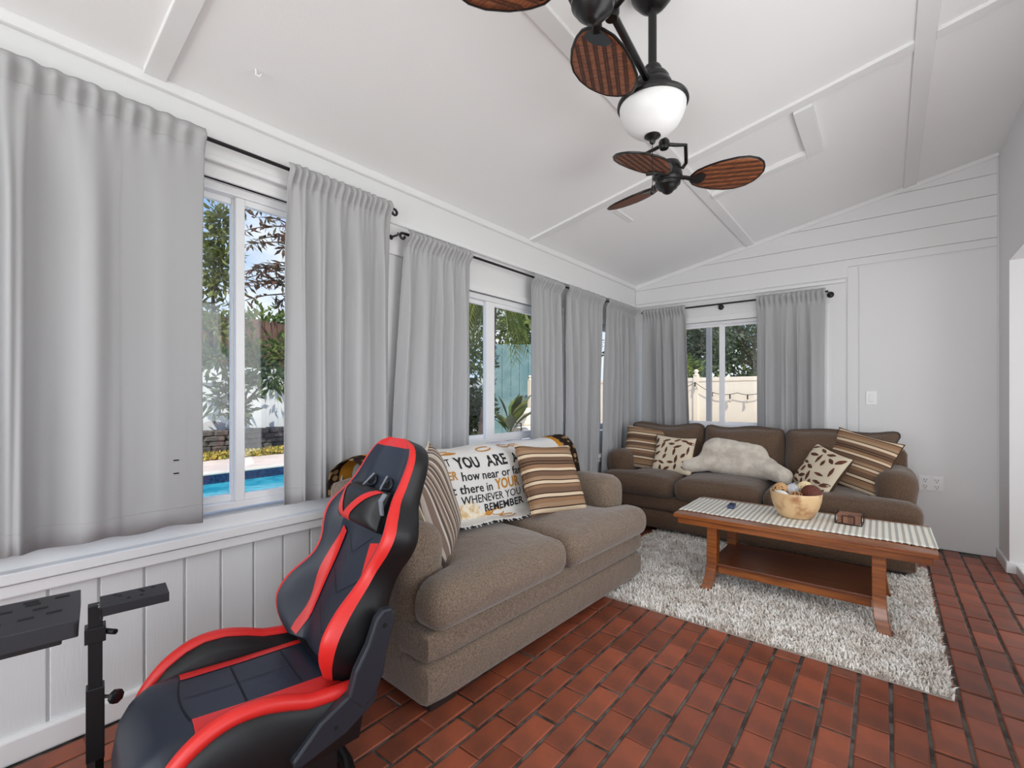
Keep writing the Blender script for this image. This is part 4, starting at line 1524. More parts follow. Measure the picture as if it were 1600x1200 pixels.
def strip(name, sel, mat, parent, s_rng=(0, 99)):
    b = B()
    idx = {}
    for j in range(len(ss) - 1):
        sm_ = (ss[j] + ss[j + 1]) / 2
        for i in range(len(us) - 1):
            um = (us[i] + us[i + 1]) / 2
            if not sel(um, sm_):
                continue
            q = []
            for (ii, jj) in ((i, j), (i + 1, j), (i + 1, j + 1), (i, j + 1)):
                if (ii, jj) not in idx:
                    idx[(ii, jj)] = len(b.v)
                    b.v.append(tuple(back_pt(us[ii], ss[jj])))
                q.append(idx[(ii, jj)])
            b.f.append(tuple(q))
            b.m.append(0)
    return b.obj(name, mat, parent, smooth=70)


strip('back_panel', lambda u, s_: abs(u) < .62 and s_ < .56, 'leather', rs)
strip('headrest_panel', lambda u, s_: abs(u) < .855 and .56 < s_ < .716, 'leather', rs)
for sg in (-1, 1):
    strip('back_bolster', lambda u, s_: .62 < u * sg < .855 and s_ < .56, 'leather', rs)
    strip('red_border', lambda u, s_: (u * sg > .855 or (u * sg > 0 and s_ > .716)), 'leather_red', rs)
# black shell behind
b = B()
rows = []
for s_ in ss:
    w_ = cubic(s_, wtab)
    bb = cubic(s_, btab)
    oe = back_o(1, s_)
    row = [(-1, oe), (-1.005, oe * .4 - .02), (-.97, -.055), (-.80, -.078), (-.4, -.085), (0, -.087), (.4, -.085), (.80, -.078), (.97, -.055), (1.005, oe * .4 - .02), (1, oe)]
    rows.append([back_w(u * w_, o, s_) for u, o in row])
k = len(rows[0])
vs = [p for r_ in rows for p in r_]
fs = [(j * k + i, j * k + i + 1, (j + 1) * k + i + 1, (j + 1) * k + i) for j in range(len(rows) - 1) for i in range(k - 1)]
fs += [tuple(range(k)), tuple((len(rows) - 1) * k + i for i in range(k))]
b.add(vs, fs).obj('back_shell', 'leather_black', rs, smooth=60)


def overlay(name, pts, mat, off=.003, fn=None):
    """filled strip between two polylines given as (x, s) pairs on the backrest"""
    b = B()
    vs, fs = [], []
    for i, (l, r_) in enumerate(pts):
        m_ = 12
        for j in range(m_ + 1):
            x = l[0] + (r_[0] - l[0]) * j / m_
            s_ = l[1] + (r_[1] - l[1]) * j / m_
            vs.append(fn(x, s_, off))
        if i:
            for j in range(m_):
                a = (i - 1) * (m_ + 1) + j
                fs.append((a, a + 1, a + m_ + 2, a + m_ + 1))
    return b.add(vs, fs).obj(name, mat, rs, smooth=60, fix=False)


def bxs(x, s_, off):
    return back_pt(x / cubic(s_, wtab), s_, off)


for sg in (-1, 1):
    pts = []
    for i in range(15):
        s_ = 0.005 + 0.375 * i / 14
        xc = interp(s_, [(0, .148), (.15, .138), (.38, .122)])
        hw = 0.008 + 0.016 * (i / 14)
        pts.append(((sg * (xc - hw), s_), (sg * (xc + hw), s_ + 0.012)))
    overlay('red_stripe', pts, 'leather_red', .005, bxs)
for (s_t, s_b) in ((0.40, 0.325), (0.255, 0.19), (0.13, 0.062)):
    for sg in (-1, 1):
        pts = []
        for i in range(9):
            k = i / 8
            x, s_ = sg * 0.098 * k, s_b + (s_t - s_b) * k
            pts.append(((x, s_ - .0015), (x, s_ + .0015)))
        overlay('seam', pts, 'seam', .0022, bxs)
# gap between the headrest and the back, two strap holes
overlay('seam', [((.150 * i / 10, .545 + .012 * (i / 10) ** 2 * 0), (.150 * i / 10, .562)) for i in range(-10, 11)], 'leather_black', .002, bxs)
for sg in (-1, 1):
    ring = []
    for k in range(16):
        a = 2 * PI * k / 16
        ring.append(bxs(sg * .058 + .032 * math.cos(a) * (1 - .25 * math.sin(a) * 1), .578 + .020 * math.sin(a), .006))
    c_ = bxs(sg * .058, .578, .0015)
    B().add([c_] + [bxs(sg * .058 + .030 * math.cos(2 * PI * k / 16), .578 + .018 * math.sin(2 * PI * k / 16), .003) for k in range(16)], [(0, 1 + k, 1 + (k + 1) % 16) for k in range(16)]).obj('strap_hole', 'slot', rs, fix=False)
    B().tube(ring, .0055, 6, closed=True).obj('hole_grommet', 'plastic_dark', rs)
    B().tube([bxs(sg * .058 - .01, .585, .004), bxs(sg * .05 + .012, .600, .018), bxs(sg * .062, .565, .022), bxs(sg * .075, .535, .03)], .0045, 6, flat=2.0).obj('pillow_strap', 'strap', rs)
B().tube([bxs(.15, .545, .03), bxs(.152, .52, .04), bxs(.146, .48, .03)], .006, 6, flat=2).obj('pillow_strap', 'strap', rs)
# head pillow with a red V
pc = (0.0, .487)


def hp(u, v, off=0.0):
    x = u * .150 * (1 - .06 * (1 - v * v))
    s_ = pc[1] + v * .066 * (1 - .10 * (1 - u * u) * 0)
    th = .034 + .052 * (max(0, 1 - abs(u) ** 3.2) * max(0, 1 - abs(v) ** 3)) ** .5
    return back_w(x, th + off, s_)


hpl = thing_part = link('head_pillow', B().grid(lambda u, v: hp(2 * u - 1, 2 * v - 1), 26, 18).mesh('head_pillow', 'leather_black', 70), rs)
B().grid(lambda u, v: back_w((2 * u - 1) * .148, .02 + .02 * 0, pc[1] + (2 * v - 1) * .064), 4, 4).obj('pillow_back', 'leather_black', hpl)
ring = [hp(math.cos(a), math.sin(a)) for a in [0]]
ed = [hp(-1 + i / 6, -1) for i in range(12)] + [hp(1, -1 + i / 4) for i in range(8)] + [hp(1 - i / 6, 1) for i in range(12)] + [hp(-1, 1 - i / 4) for i in range(8)]
ed2 = [p - back_w(0, .03, 0) + back_w(0, .0, 0) for p in ed]
m_ = len(ed)
B().add(ed + ed2, [(i, (i + 1) % m_, m_ + (i + 1) % m_, m_ + i) for i in range(m_)]).obj('pillow_side', 'leather_black', hpl)
for sg in (-1, 1):
    vs, fs = [], []
    for i in range(15):
        k = i / 14
        uc = -0.28 + sg * (0.08 + .52 * k ** 1.15) if sg < 0 else -0.28 + (0.06 + .98 * k)
        vv = -.93 + 1.86 * k
        hw = .13 + .05 * (1 - k)
        for j in range(5):
            vs.append(hp(max(-.97, min(.97, uc + (j / 4 - .5) * 2 * hw)), vv, .0025))
        if i:
            for j in range(4):
                a = (i - 1) * 5 + j
                fs.append((a, a + 1, a + 6, a + 5))
    B().add(vs, fs).obj('red_chevron', 'leather_red', hpl, smooth=60, fix=False)

# seat: navy pad that curls down at the nose
def seat_c(q):     # centre line: q 0..1 -> (y, z)
    tab_y = [(0, .03), (.72, -.38), (.84, -.462), (.92, -.500), (1, -.512)]
    tab_z = [(0, SB - .012), (.4, SB - .006), (.72, SB + .004), (.80, SB - .004), (.87, SB - .035), (.93, SB - .085), (1, SB - .15)]
    f_ = lambda tb_: np.interp(q, [a for a, _ in tb_], [c for _, c in tb_])
    return float(f_(tab_y)), float(f_(tab_z))


def seat_pt(x, q, off=0.0):
    y, z = seat_c(q)
    y2, z2 = seat_c(min(1, q + .03))
    y1, z1 = seat_c(max(0, q - .03))
    l = math.hypot(y2 - y1, z2 - z1)
    n = Vector((0, (z2 - z1) / l, -(y2 - y1) / l))
    u = x / .20
    edge = -0.05 * abs(u) ** 10
    return Vector((x, y, z)) + n * (edge + off)


B().grid(lambda u, v: seat_pt(math.sin((2 * u - 1) * PI / 2) * .20, v), 30, 48).obj('seat_pad', 'leather', rs, smooth=70)
b = B().box(-.19, .19, -.47, .03, .20, SB - .045)
b.obj('seat_shell', 'leather_black', rs, smooth=0, bevel=.02)


def seat_band(name, pts, mat, off):
    vs, fs = [], []
    for i, (l, r_) in enumerate(pts):
        for j in range(4):
            vs.append(seat_pt(l[0] + (r_[0] - l[0]) * j / 3, l[1] + (r_[1] - l[1]) * j / 3, off))
        if i:
            for j in range(3):
                a = (i - 1) * 4 + j
                fs.append((a, a + 1, a + 5, a + 4))
    B().add(vs, fs).obj(name, mat, rs, smooth=60, fix=False)


for sg in (-1, 1):
    seat_band('red_stripe', [((sg * (.124 - .014 * i / 20), .02 + .66 * i / 20), (sg * (.170 + .006 * i / 20), .02 + .66 * i / 20)) for i in range(21)], 'leather_red', .0022)
for q in (0.20, 0.455, 0.685):
    seat_band('seam', [((.112 * i / 12, q + (.02 if q > .6 else .0) * (1 - (i / 12) ** 2) - .0035), (.112 * i / 12, q + (.02 if q > .6 else .0) * (1 - (i / 12) ** 2) + .0035)) for i in range(-12, 13)], 'seam', .0025)
seat_band('seam', [((-.0012, .20 + .49 * i / 12), (.0012, .20 + .49 * i / 12)) for i in range(13)], 'seam', .0025)
# side bolsters with fat red piping
for sg in (-1, 1):
    st_ = [(.04, .345), (.0, .352), (-.06, .358), (-.11, .366), (-.16, .385), (-.22, .402), (-.28, .405), (-.33, .392), (-.38, .362), (-.42, .318), (-.448, .265), (-.462, .215)]
    b = B()
    vs, fs = [], []
    for (y, zt_) in st_:
        out = .262 + .012 * math.sin((y + .46) / .5 * PI)
        sec = [(.178, .19), (.182, zt_ - .035), (.198, zt_ - .010), (.225, zt_), (.246, zt_ - .006), (out, zt_ - .04), (out - .005, .26), (out - .03, .185)]
        vs += [(sg * x, y, min(z, zt_) if z > .19 else z) for x, z in sec]
    k = 8
    for i in range(len(st_) - 1):
        for j in range(k):
            fs.append((i * k + j, i * k + (j + 1) % k, (i + 1) * k + (j + 1) % k, (i + 1) * k + j))
    fs += [tuple(range(k)), tuple((len(st_) - 1) * k + j for j in range(k))]
    bo = b.add(vs, fs).obj('seat_bolster', 'leather_black', rs, smooth=60)
    path = [Vector((sg * (.232 + .010 * math.sin((y + .46) / .5 * PI)), y, zt_ - .004)) for y, zt_ in st_]
    # smooth the path
    sp_ = []
    for i in range(len(path) - 1):
        for k_ in range(4):
            a0, a1, a2, a3 = path[max(0, i - 1)], path[i], path[i + 1], path[min(len(path) - 1, i + 2)]
            t_ = k_ / 4
            sp_.append(0.5 * (2 * a1 + (a2 - a0) * t_ + (2 * a0 - 5 * a1 + 4 * a2 - a3) * t_ * t_ + (3 * a1 - a0 - 3 * a2 + a3) * t_ ** 3))
    sp_.append(path[-1])
    B().tube(sp_, .020, 10, flat=1.15).obj('red_piping', 'leather_red', bo, smooth=60)
# recliner brackets
for sg in (-1, 1):
    X0, X1 = sg * .262, sg * .292
    f3 = lambda u, v, w: Vector((w, u, v))
    bw = lambda o, s_: (s_ * math.sin(PHI) - o * math.cos(PHI), SB + s_ * math.cos(PHI) + o * math.sin(PHI))
    poly = [bw(.012, -.01), bw(.020, .06), bw(.010, .13), bw(.012, .205), bw(.0, .232), bw(-.022, .240), bw(-.044, .228), bw(-.050, .20), bw(-.058, .12), bw(-.072, .06), bw(-.070, .0), bw(-.045, -.035)]
    B().prism(poly, f3, X0, X1).obj('recliner_arm', 'plastic_dark', rs, smooth=0, bevel=.006)
    poly = [(.075, .325), (.055, .30), (-.02, .255), (-.14, .222), (-.16, .228), (-.162, .245), (-.09, .315), (-.02, .352), (.02, .372), (.06, .352)]
    B().prism(poly, f3, sg * .255, sg * .288).obj('recliner_base', 'plastic_dark', rs, smooth=0, bevel=.006)
    q = bw(-.02, .19)
    B().lathe([(0, 0), (.007, 0), (.007, .003), (0, .003)], 12, Matrix.Translation((sg * .291, q[0], q[1])) @ Matrix.Rotation(sg * PI / 2, 4, 'Y')).obj('bolt_hole', 'slot', rs)
    B().lathe([(0, 0), (.006, 0), (.006, .003), (0, .003)], 12, Matrix.Translation((sg * .287, -.05, .285)) @ Matrix.Rotation(sg * PI / 2, 4, 'Y')).obj('bolt_hole', 'slot', rs)
# steel frame: side plates, floor hoops, front rail, wheel column
for sg in (-1, 1):
    B().box(sg * .215 - .004, sg * .215 + .004, -.38, -.02, .075, .235).obj('side_plate', 'black_metal', rs, smooth=0, bevel=.002)
    B().lathe([(0, 0), (.012, 0), (.010, .006), (.006, .007), (0, .007)], 14, Matrix.Translation((sg * .219, -.145, .175)) @ Matrix.Rotation(sg * PI / 2, 4, 'Y')).obj('bolt', 'steel', rs, smooth=60)
    hoop = [(sg * .20, -.42, .022), (sg * .20, -.06, .022), (sg * .195, -.005, .024), (sg * .165, .04, .024), (sg * .10, .055, .024), (0, .058, .024)]
    B().tube(hoop, .022, 10).obj('floor_tube', 'black_metal', rs, smooth=60)
    B().tube([(sg * .19, -.02, .03), (sg * .185, -.05, .10), (sg * .18, -.07, .22)], .018, 8).obj('upright', 'black_metal', rs, smooth=60)
    B().tube([(sg * .20, -.40, .022), (sg * .12, -.46, .022), (sg * .04, -.50, .022)], .022, 10).obj('floor_tube', 'black_metal', rs, smooth=60)
B().box(-.03, .03, -1.02, -.46, .004, .05).obj('front_rail', 'black_metal', rs, smooth=0, bevel=.004)
B().box(-.22, .22, -1.06, -1.0, .0, .045).obj('front_foot', 'black_metal', rs, smooth=0, bevel=.006)
B().box(-.03, .03, -.90, -.84, .05, .66).obj('wheel_column', 'black_metal', rs, smooth=0, bevel=.004)
# wheel plate with folded lip and slots
wp = B().box(-.075, .140, -.95, -.572, .690, .700).box(.130, .140, -.95, -.572, .660, .694).box(-.075, -.065, -.95, -.572, .660, .694).box(-.075, .140, -.582, -.572, .662, .694).obj('wheel_plate', 'plate_metal', rs, smooth=0, bevel=.002)
for (x, y) in ((-.045, -.605), (-.05, -.66), (-.03, -.655), (-.01, -.70), (.0, -.745), (.055, -.615), (.062, -.66), (.07, -.71), (.075, -.755), (.01, -.64)):
    B().box(x - .006, x + .006, y - .013, y + .013, .6995, .7008).obj('slot', 'slot', wp, smooth=0)
B().box(-.05, .11, -.93, -.60, .640, .668).obj('wheel_bracket', 'black_metal', rs, smooth=0, bevel=.003)
# gear shifter post and plate
PX_, PY_ = -.300, -.545
arc = [(PX_, PY_, .14), (PX_, PY_, .075), (PX_ + .012, PY_ + .006, .045), (PX_ + .04, PY_ + .02, .030), (PX_ + .10, PY_ + .06, .027), (-.12, -.43, .026)]
B().tube(arc, .0195, 4).obj('shifter_tube', 'black_metal', rs, smooth=30)
B().box(PX_ - .021, PX_ + .021, PY_ - .021, PY_ + .021, .12, .335).obj('shifter_sleeve', 'black_metal', rs, smooth=0, bevel=.002)
B().box(PX_ - .0165, PX_ + .0165, PY_ - .0165, PY_ + .0165, .33, .578).obj('shifter_post', 'black_metal', rs, smooth=0, bevel=.002)
B().box(PX_ - .024, PX_ + .024, PY_ - .024, PY_ + .024, .47, .515).obj('post_collar', 'black_metal', rs, smooth=0, bevel=.002)
B().tube([(PX_ + .0, PY_ + .02, .492), (PX_ + .035, PY_ + .045, .494)], .008, 8).obj('clamp_lever', 'black_metal', rs)
kn = B().tube([(PX_ + .01, PY_ + .018, .30), (PX_ + .035, PY_ + .038, .303)], .005, 8).obj('knob_stem', 'black_metal', rs)
B().lathe([(0, -.010), (.010, -.010), (.020, -.004), (.020, .008), (.012, .012), (0, .012)], 8, Matrix.Translation((PX_ + .042, PY_ + .045, .304)) @ Vector((1, .7, .05)).to_track_quat('Z', 'Y').to_matrix().to_4x4()).obj('clamp_knob', 'black_metal', rs)
sp_ = B().box(-.305, -.205, -.535, -.375, .590, .597).box(-.305, -.298, -.535, -.375, .568, .594).box(-.212, -.205, -.535, -.375, .568, .594).box(-.305, -.205, -.535, -.528, .560, .594).obj('shifter_plate', 'plate_metal', rs, smooth=0, bevel=.002)
for (x, y) in ((-.285, -.50), (-.27, -.49), (-.282, -.44), (-.268, -.435), (-.285, -.41), (-.235, -.47), (-.235, -.44)):
    B().lathe([(0, 0), (.0055, 0), (.0055, .001), (0, .001)], 8, Matrix.Translation((x, y, .5966))).obj('slot', 'slot', sp_)
B().lathe([(0, 0), (.008, 0), (.006, .005), (0, .005)], 10, Matrix.Translation((-.29, -.536, .572)) @ Matrix.Rotation(PI / 2, 4, 'X')).obj('bolt', 'steel', rs)

# ------------------------------------------------------------------ twin ceiling fan
HX, HY = 1.553, 1.672
fan = thing('ceiling_fan', 'dark bronze twin-head ceiling fan with woven leaf-shaped blades and a frosted light bowl', 'ceiling fan', (HX, HY, 0))
zc = CZ(HX)
B().lathe([(0, zc + .01), (.082, zc + .01), (.083, zc - .02), (.074, zc - .055), (.050, zc - .085), (.03, zc - .098), (0, zc - .098)], 28).obj('canopy', 'bronze', fan, smooth=40)
B().tube([(0, 0, zc - .09), (0, 0, 2.40)], .0155, 12).obj('downrod', 'bronze', fan)
B().lathe([(0, 2.425), (.030, 2.425), (.036, 2.412), (.036, 2.400), (.052, 2.392), (.060, 2.380), (.060, 2.366), (.068, 2.360), (.074, 2.345), (.072, 2.328), (.060, 2.315), (.060, 2.296), (0, 2.296)], 32).obj('hub', 'bronze', fan, smooth=40)
B().lathe([(0, 2.302), (.118, 2.300), (.127, 2.294), (.129, 2.284), (.125, 2.277), (0, 2.277)], 40).obj('light_rim', 'bronze', fan, smooth=40)
B().lathe([(0, 2.280), (.120, 2.280), (.119, 2.262), (.110, 2.235), (.094, 2.208), (.070, 2.186), (.040, 2.172), (0, 2.168)], 40).obj('glass_bowl', 'frost', fan, smooth=60)
B().lathe([(0, 2.176), (.028, 2.174), (.030, 2.167), (.020, 2.160), (.011, 2.154), (.011, 2.146), (.007, 2.140), (0, 2.138)], 20).obj('bowl_finial', 'bronze', fan, smooth=40)
B().tube([(0, 0, 2.14), (0, 0, 1.985)], .0013, 5).obj('pull_chain', 'bronze', fan)
B().lathe([(0, 1.988), (.003, 1.984), (.008, 1.968), (.009, 1.958), (.005, 1.952), (0, 1.951)], 12).obj('chain_weight', 'bronze', fan, smooth=60)


def blade_outline(n=30):
    # wide woven leaf: r from root to tip, half-width
    up, lo = [], []
    tab = [(0.0, .016), (.06, .050), (.18, .078), (.35, .102), (.55, .117), (.70, .116), (.84, .098), (.93, .070), (.975, .040), (1.0, .0)]
    for i in range(n + 1):
        t_ = i / n
        t_ = 0.5 - 0.5 * math.cos(t_ * PI)
        w_ = float(np.interp(t_, [a for a, _ in tab], [c for _, c in tab]))
        up.append((t_, w_))
    return up


def fan_head(center, a0, tx, ty, R, yoke_from, pdeg):
    c = Vector(center) - Vector((HX, HY, 0))
    nrm = Vector((-tx, -ty, 1)).normalized()
    q = nrm.to_track_quat('Z', 'Y').to_matrix().to_4x4()
    MT = Matrix.Translation(c) @ q
    mo = B().lathe([(0, .075), (.030, .074), (.052, .066), (.062, .048), (.064, .022), (.068, .012), (.068, -.004), (.058, -.012), (.056, -.020), (.060, -.026), (.058, -.040), (.046, -.050), (.042, -.058), (.028, -.066), (.022, -.074), (.012, -.080), (0, -.082)], 32, MT).obj('fan_motor', 'bronze', fan, smooth=40)
    qi = q.inverted()
    for k in range(3):
        a = a0 + k * 2 * PI / 3
        dw = Vector((math.cos(a), math.sin(a), 0))
        dw.z = dw.x * tx + dw.y * ty
        dl = qi @ dw.normalized()
        al = math.atan2(dl.y, dl.x)
        BM = MT @ Matrix.Rotation(al, 4, 'Z')
        r0, r1 = .105, R
        up = blade_outline()
        pitch = Matrix.Rotation(math.radians(pdeg), 4, 'X')
        P = lambda r_, w_, h_: BM @ (Vector((r0 + (r1 - r0) * r_, 0, -.012)) + (pitch @ Vector((0, w_, h_))))
        ring = [(t_, w_) for t_, w_ in up] + [(t_, -w_) for t_, w_ in reversed(up[1:-1])]
        m_ = len(ring)
        for nm, h_, mat_ in (('blade', -.004, 'wicker'),):
            bb = B()
            # bent sheet: centre row + outline, slightly cupped
            vs, fs = [], []
            nw = 8
            for t_, w_ in up:
                for j in range(nw + 1):
                    v_ = (j / nw * 2 - 1)
                    vs.append(P(t_, v_ * w_, -.004 - .010 * (1 - v_ * v_) * 0))
            for i in range(len(up) - 1):
                for j in range(nw):
                    a_ = i * (nw + 1) + j
                    fs.append((a_, a_ + 1, a_ + nw + 2, a_ + nw + 1))
            bl_ = bb.add(vs, fs).obj('blade', 'wicker', fan, smooth=60)
            md_ = bl_.modifiers.new('thickness', 'SOLIDIFY')
            md_.thickness = .006
            md_.offset = 0
        B().tube([P(t_, w_, -.004) for t_, w_ in ring], .0050, 6, closed=True).obj('blade_rim', 'bronze', bl_)
        # woven cords across the blade, in double rows
        bc = B()
        for v_ in (-.70, -.42, -.14, .14, .42, .70):
            for i in range(34):
                t_ = .12 + .84 * i / 33
                w_ = float(np.interp(t_, [u_[0] for u_ in up], [u_[1] for u_ in up]))
                x_, y_ = t_, v_ * .116
                if abs(y_) > w_ - .006:
                    continue
                for sh in (-.0045, .0045):
                    bc.box(-1, 1, -1, 1, -1, 1) if False else None
                    p1_ = P(x_ - .006 / (r1 - r0), y_ + sh - .0035, -.0082)
                    p2_ = P(x_ + .003 / (r1 - r0), y_ + sh + .0035, -.0086)
                    p3_ = P(x_ + .009 / (r1 - r0), y_ + sh + .0035, -.0082)
                    p4_ = P(x_, y_ + sh - .0035, -.0086)
                    bc.add([p1_, p2_, p3_, p4_], [(0, 1, 2, 3)])
        bc.obj('woven_cord', 'wicker_cord', bl_, smooth=0, fix=False)
        # blade iron
        B().tube([MT @ (Matrix.Rotation(al, 4, 'Z') @ Vector((.05, 0, -.006))), BM @ Vector((.085, 0, -.012)), P(.03, 0, -.010)], [.009, .008, .009], 8, flat=1.8).obj('blade_iron', 'bronze', bl_)
        tab_ = [(0.0, .018), (.10, .045), (.16, .038), (.20, 0.02)]
        vs = [P(t_, s_ * w_, -.0105) for t_, w_ in tab_ for s_ in (-1, 1)]
        B().add(vs, [(2 * i, 2 * i + 1, 2 * i + 3, 2 * i + 2) for i in range(len(tab_) - 1)]).obj('iron_plate', 'bronze', bl_, smooth=0)
    # yoke: horizontal arm from the hub, knuckle and bent bracket to the motor
    hub_p = Vector((0, 0, 2.345))
    dr = Vector((c.x, c.y, 0)).normalized()
    kn = hub_p + dr * 0.40
    kn.z = 2.345 + (c.z - 2.28) * .3
    B().tube([hub_p + dr * .05, kn], .0125, 10).obj('fan_arm', 'bronze', fan)
    side = Vector((-dr.y, dr.x, 0)) * yoke_from
    B().lathe([(0, -.022), (.018, -.022), (.024, -.008), (.024, .010), (.016, .022), (0, .022)], 14, Matrix.Translation(kn)).obj('arm_knuckle', 'bronze', fan, smooth=40)
    top = MT @ Vector((0, 0, .05))
    for sg in (-1, 1):
        B().tube([kn, kn + side * sg * .05 + dr * .03, kn + side * sg * .088 + dr * .055 + Vector((0, 0, .004)), c + side * sg * .084 + Vector((0, 0, .05)), c + side * sg * .066 + Vector((0, 0, .028))], .0085, 8).obj('yoke', 'bronze', fan)
    B().tube([c + side * .062 + Vector((0, 0, .028)), c + side * .10 + Vector((0, 0, .03))], .007, 8).obj('yoke_screw', 'bronze', fan)


fan_head((1.411, 2.206, 2.256), 0.525, -0.02, 0.094, 0.43, 1.0, -15)
fan_head((1.598, 1.147, 2.322), -0.14, -0.13, -0.05, 0.43, 1.0, 14)

# ------------------------------------------------------------------ outdoors
GZ = -0.12
PXa, PXb, PYa, PYb = -6.7, -3.4, -3.0, 7.2       # pool
b = B()
b.box(-0.14 - 1.6, -0.14, -6, 14, GZ - .1, GZ).box(PXb, -1.74, -6, 14, GZ - .1, GZ)
b.box(PXa, PXb, PYb, 14, GZ - .1, GZ).box(PXa, PXb, -6, PYa, GZ - .1, GZ)
b.box(-8.6, PXa, -6, 14, GZ - .1, GZ)
b.box(-0.14, 9, D + .14, 14, GZ - .1, GZ)
b.obj('ground_patio', 'deck_pink', kind='structure', smooth=0)
B().box(-40, 40, -40, 50, GZ - 1.6, GZ - 1.5).box(-40, -8.6, -40, 50, GZ - .3, GZ - .02).box(-8.6, 40, 14, 50, GZ - .3, GZ - .02).obj('ground_lawn', 'lawn', kind='structure', smooth=0)
pool = thing('swimming_pool', 'blue swimming pool beyond the large left window', 'pool')
B().box(PXa, PXb, PYa, PYb, GZ - 1.2, GZ - .17).obj('water', 'water', pool, smooth=0)
b = B()
for a in ((PXa, PXa + .02, PYa, PYb), (PXb - .02, PXb, PYa, PYb), (PXa, PXb, PYa, PYa + .02), (PXa, PXb, PYb - .02, PYb)):
    b.box(a[0], a[1], a[2], a[3], GZ - .26, GZ - .012)
b.obj('tile_band', 'pool_tile', pool, smooth=0)
b = B()
for a in ((PXa - .25, PXa + .03, PYa, PYb), (PXb - .03, PXb + .25, PYa, PYb), (PXa - .25, PXb + .25, PYa - .25, PYa), (PXa - .25, PXb + .25, PYb, PYb + .25)):
    b.box(a[0], a[1], a[2], a[3], GZ - .02, GZ + .015)
b.obj('coping', 'concrete', pool, smooth=0, bevel=.01)

# flower strip, low stone wall and white board fence behind the pool
rg = random.Random(3)
vs, fs = [], []
for k in range(7600):
    x, y, h_ = rg.uniform(-8.84, -8.5), rg.uniform(-2.0, 11.0), rg.uniform(.02, .15)
    a, w_ = rg.uniform(0, 6.28), rg.uniform(.02, .05)
    o_ = len(vs)
    vs += [(x - w_ * math.cos(a), y - w_ * math.sin(a), GZ - .02 + h_), (x + w_ * math.cos(a), y + w_ * math.sin(a), GZ - .02 + h_), (x + rg.uniform(-.03, .03), y + rg.uniform(-.03, .03), GZ + h_ + .04)]
    fs.append((o_, o_ + 1, o_ + 2))
B().add(vs, fs).obj('flower_strip', 'flowers', smooth=0, fix=False, kind='stuff', label='yellow groundcover strip along the low stone wall', cat='flowers')
sw = thing('stone_wall', 'low dry stone wall in front of the white fence', 'wall', (-9.15, 0, GZ))
stv = []
for k in range(5):
    bm = bmesh.new()
    bmesh.ops.create_cube(bm, size=1)
    bmesh.ops.bevel(bm, geom=bm.edges[:], offset=.16, segments=1, affect='EDGES')
    for v in bm.verts:
        v.co += Vector((rg.uniform(-.06, .06), rg.uniform(-.06, .06), rg.uniform(-.06, .06)))
    me = bpy.data.meshes.new('stone')
    bm.to_mesh(me)
    bm.free()
    me.materials.append(MATS['stone'])
    stv.append(me)
for row in range(5):
    y = -1.2 + rg.uniform(0, .2)
    while y < 11.0:
        l = rg.uniform(.22, .46)
        o = bpy.data.objects.new('stone', stv[rg.randrange(5)])
        COL.objects.link(o)
        o.parent = sw
        o.location = (rg.uniform(-.03, .03), y + l / 2, .06 + row * .115)
        o.scale = (.30, l * 1.03, .125)
        o.rotation_euler = (0, 0, rg.uniform(-.08, .08))
        y += l
fn_ = thing('board_fence', 'white vertical board fence behind the pool garden', 'fence', (-9.6, 0, GZ))
fbm = B().box(-.012, .012, -.072, .072, 0, 1.98).mesh('board', 'vinyl_fence', 0)
for k in range(124):
    o = bpy.data.objects.new('board', fbm)
    COL.objects.link(o)
    o.parent = fn_
    o.location = (0 if k % 2 else .006, -5.0 + 0.2 * .148 + k * .148, .02)
for z_ in (.25, 1.62):
    B().box(.02, .06, -5.1, 13.3, z_, z_ + .1).obj('rail', 'vinyl_fence', fn_, smooth=0)
nf = thing('wooden_fence', 'tall weathered brown plank fence behind the white fence', 'fence', (-13.5, 0, GZ))
fbm = B().box(-.012, .012, -.092, .092, 0, 3.75).mesh('board', 'old_wood', 0)
for k in range(96):
    o = bpy.data.objects.new('board', fbm)
    COL.objects.link(o)
    o.parent = nf
    o.location = (0, -4.0 + k * .192, rg.uniform(-.04, .04))


def leaves_mesh(centers, n, size, rg, shell=.55, ratio=.45, droop=0.0):
    vs, fs = [], []
    for k in range(n):
        c, r_ = centers[rg.randrange(len(centers))]
        d = Vector((rg.gauss(0, 1), rg.gauss(0, 1), rg.gauss(0, 1))).normalized()
        rr_ = shell + (1 - shell) * rg.random()
        p = Vector(c) + Vector((d.x * r_[0], d.y * r_[1], d.z * r_[2])) * rr_
        l = size * rg.uniform(.6, 1.25)
        ax = (d + Vector((rg.gauss(0, .6), rg.gauss(0, .6), rg.gauss(0, .6) - droop))).normalized()
        sd_ = ax.cross(Vector((rg.gauss(0, 1), rg.gauss(0, 1), rg.gauss(0, 1)))).normalized() * l * ratio * .5
        o_ = len(vs)
        vs += [p, p + ax * l * .45 + sd_, p + ax * l, p + ax * l * .45 - sd_]
        fs.append((o_, o_ + 1, o_ + 2, o_ + 3))
    return vs, fs


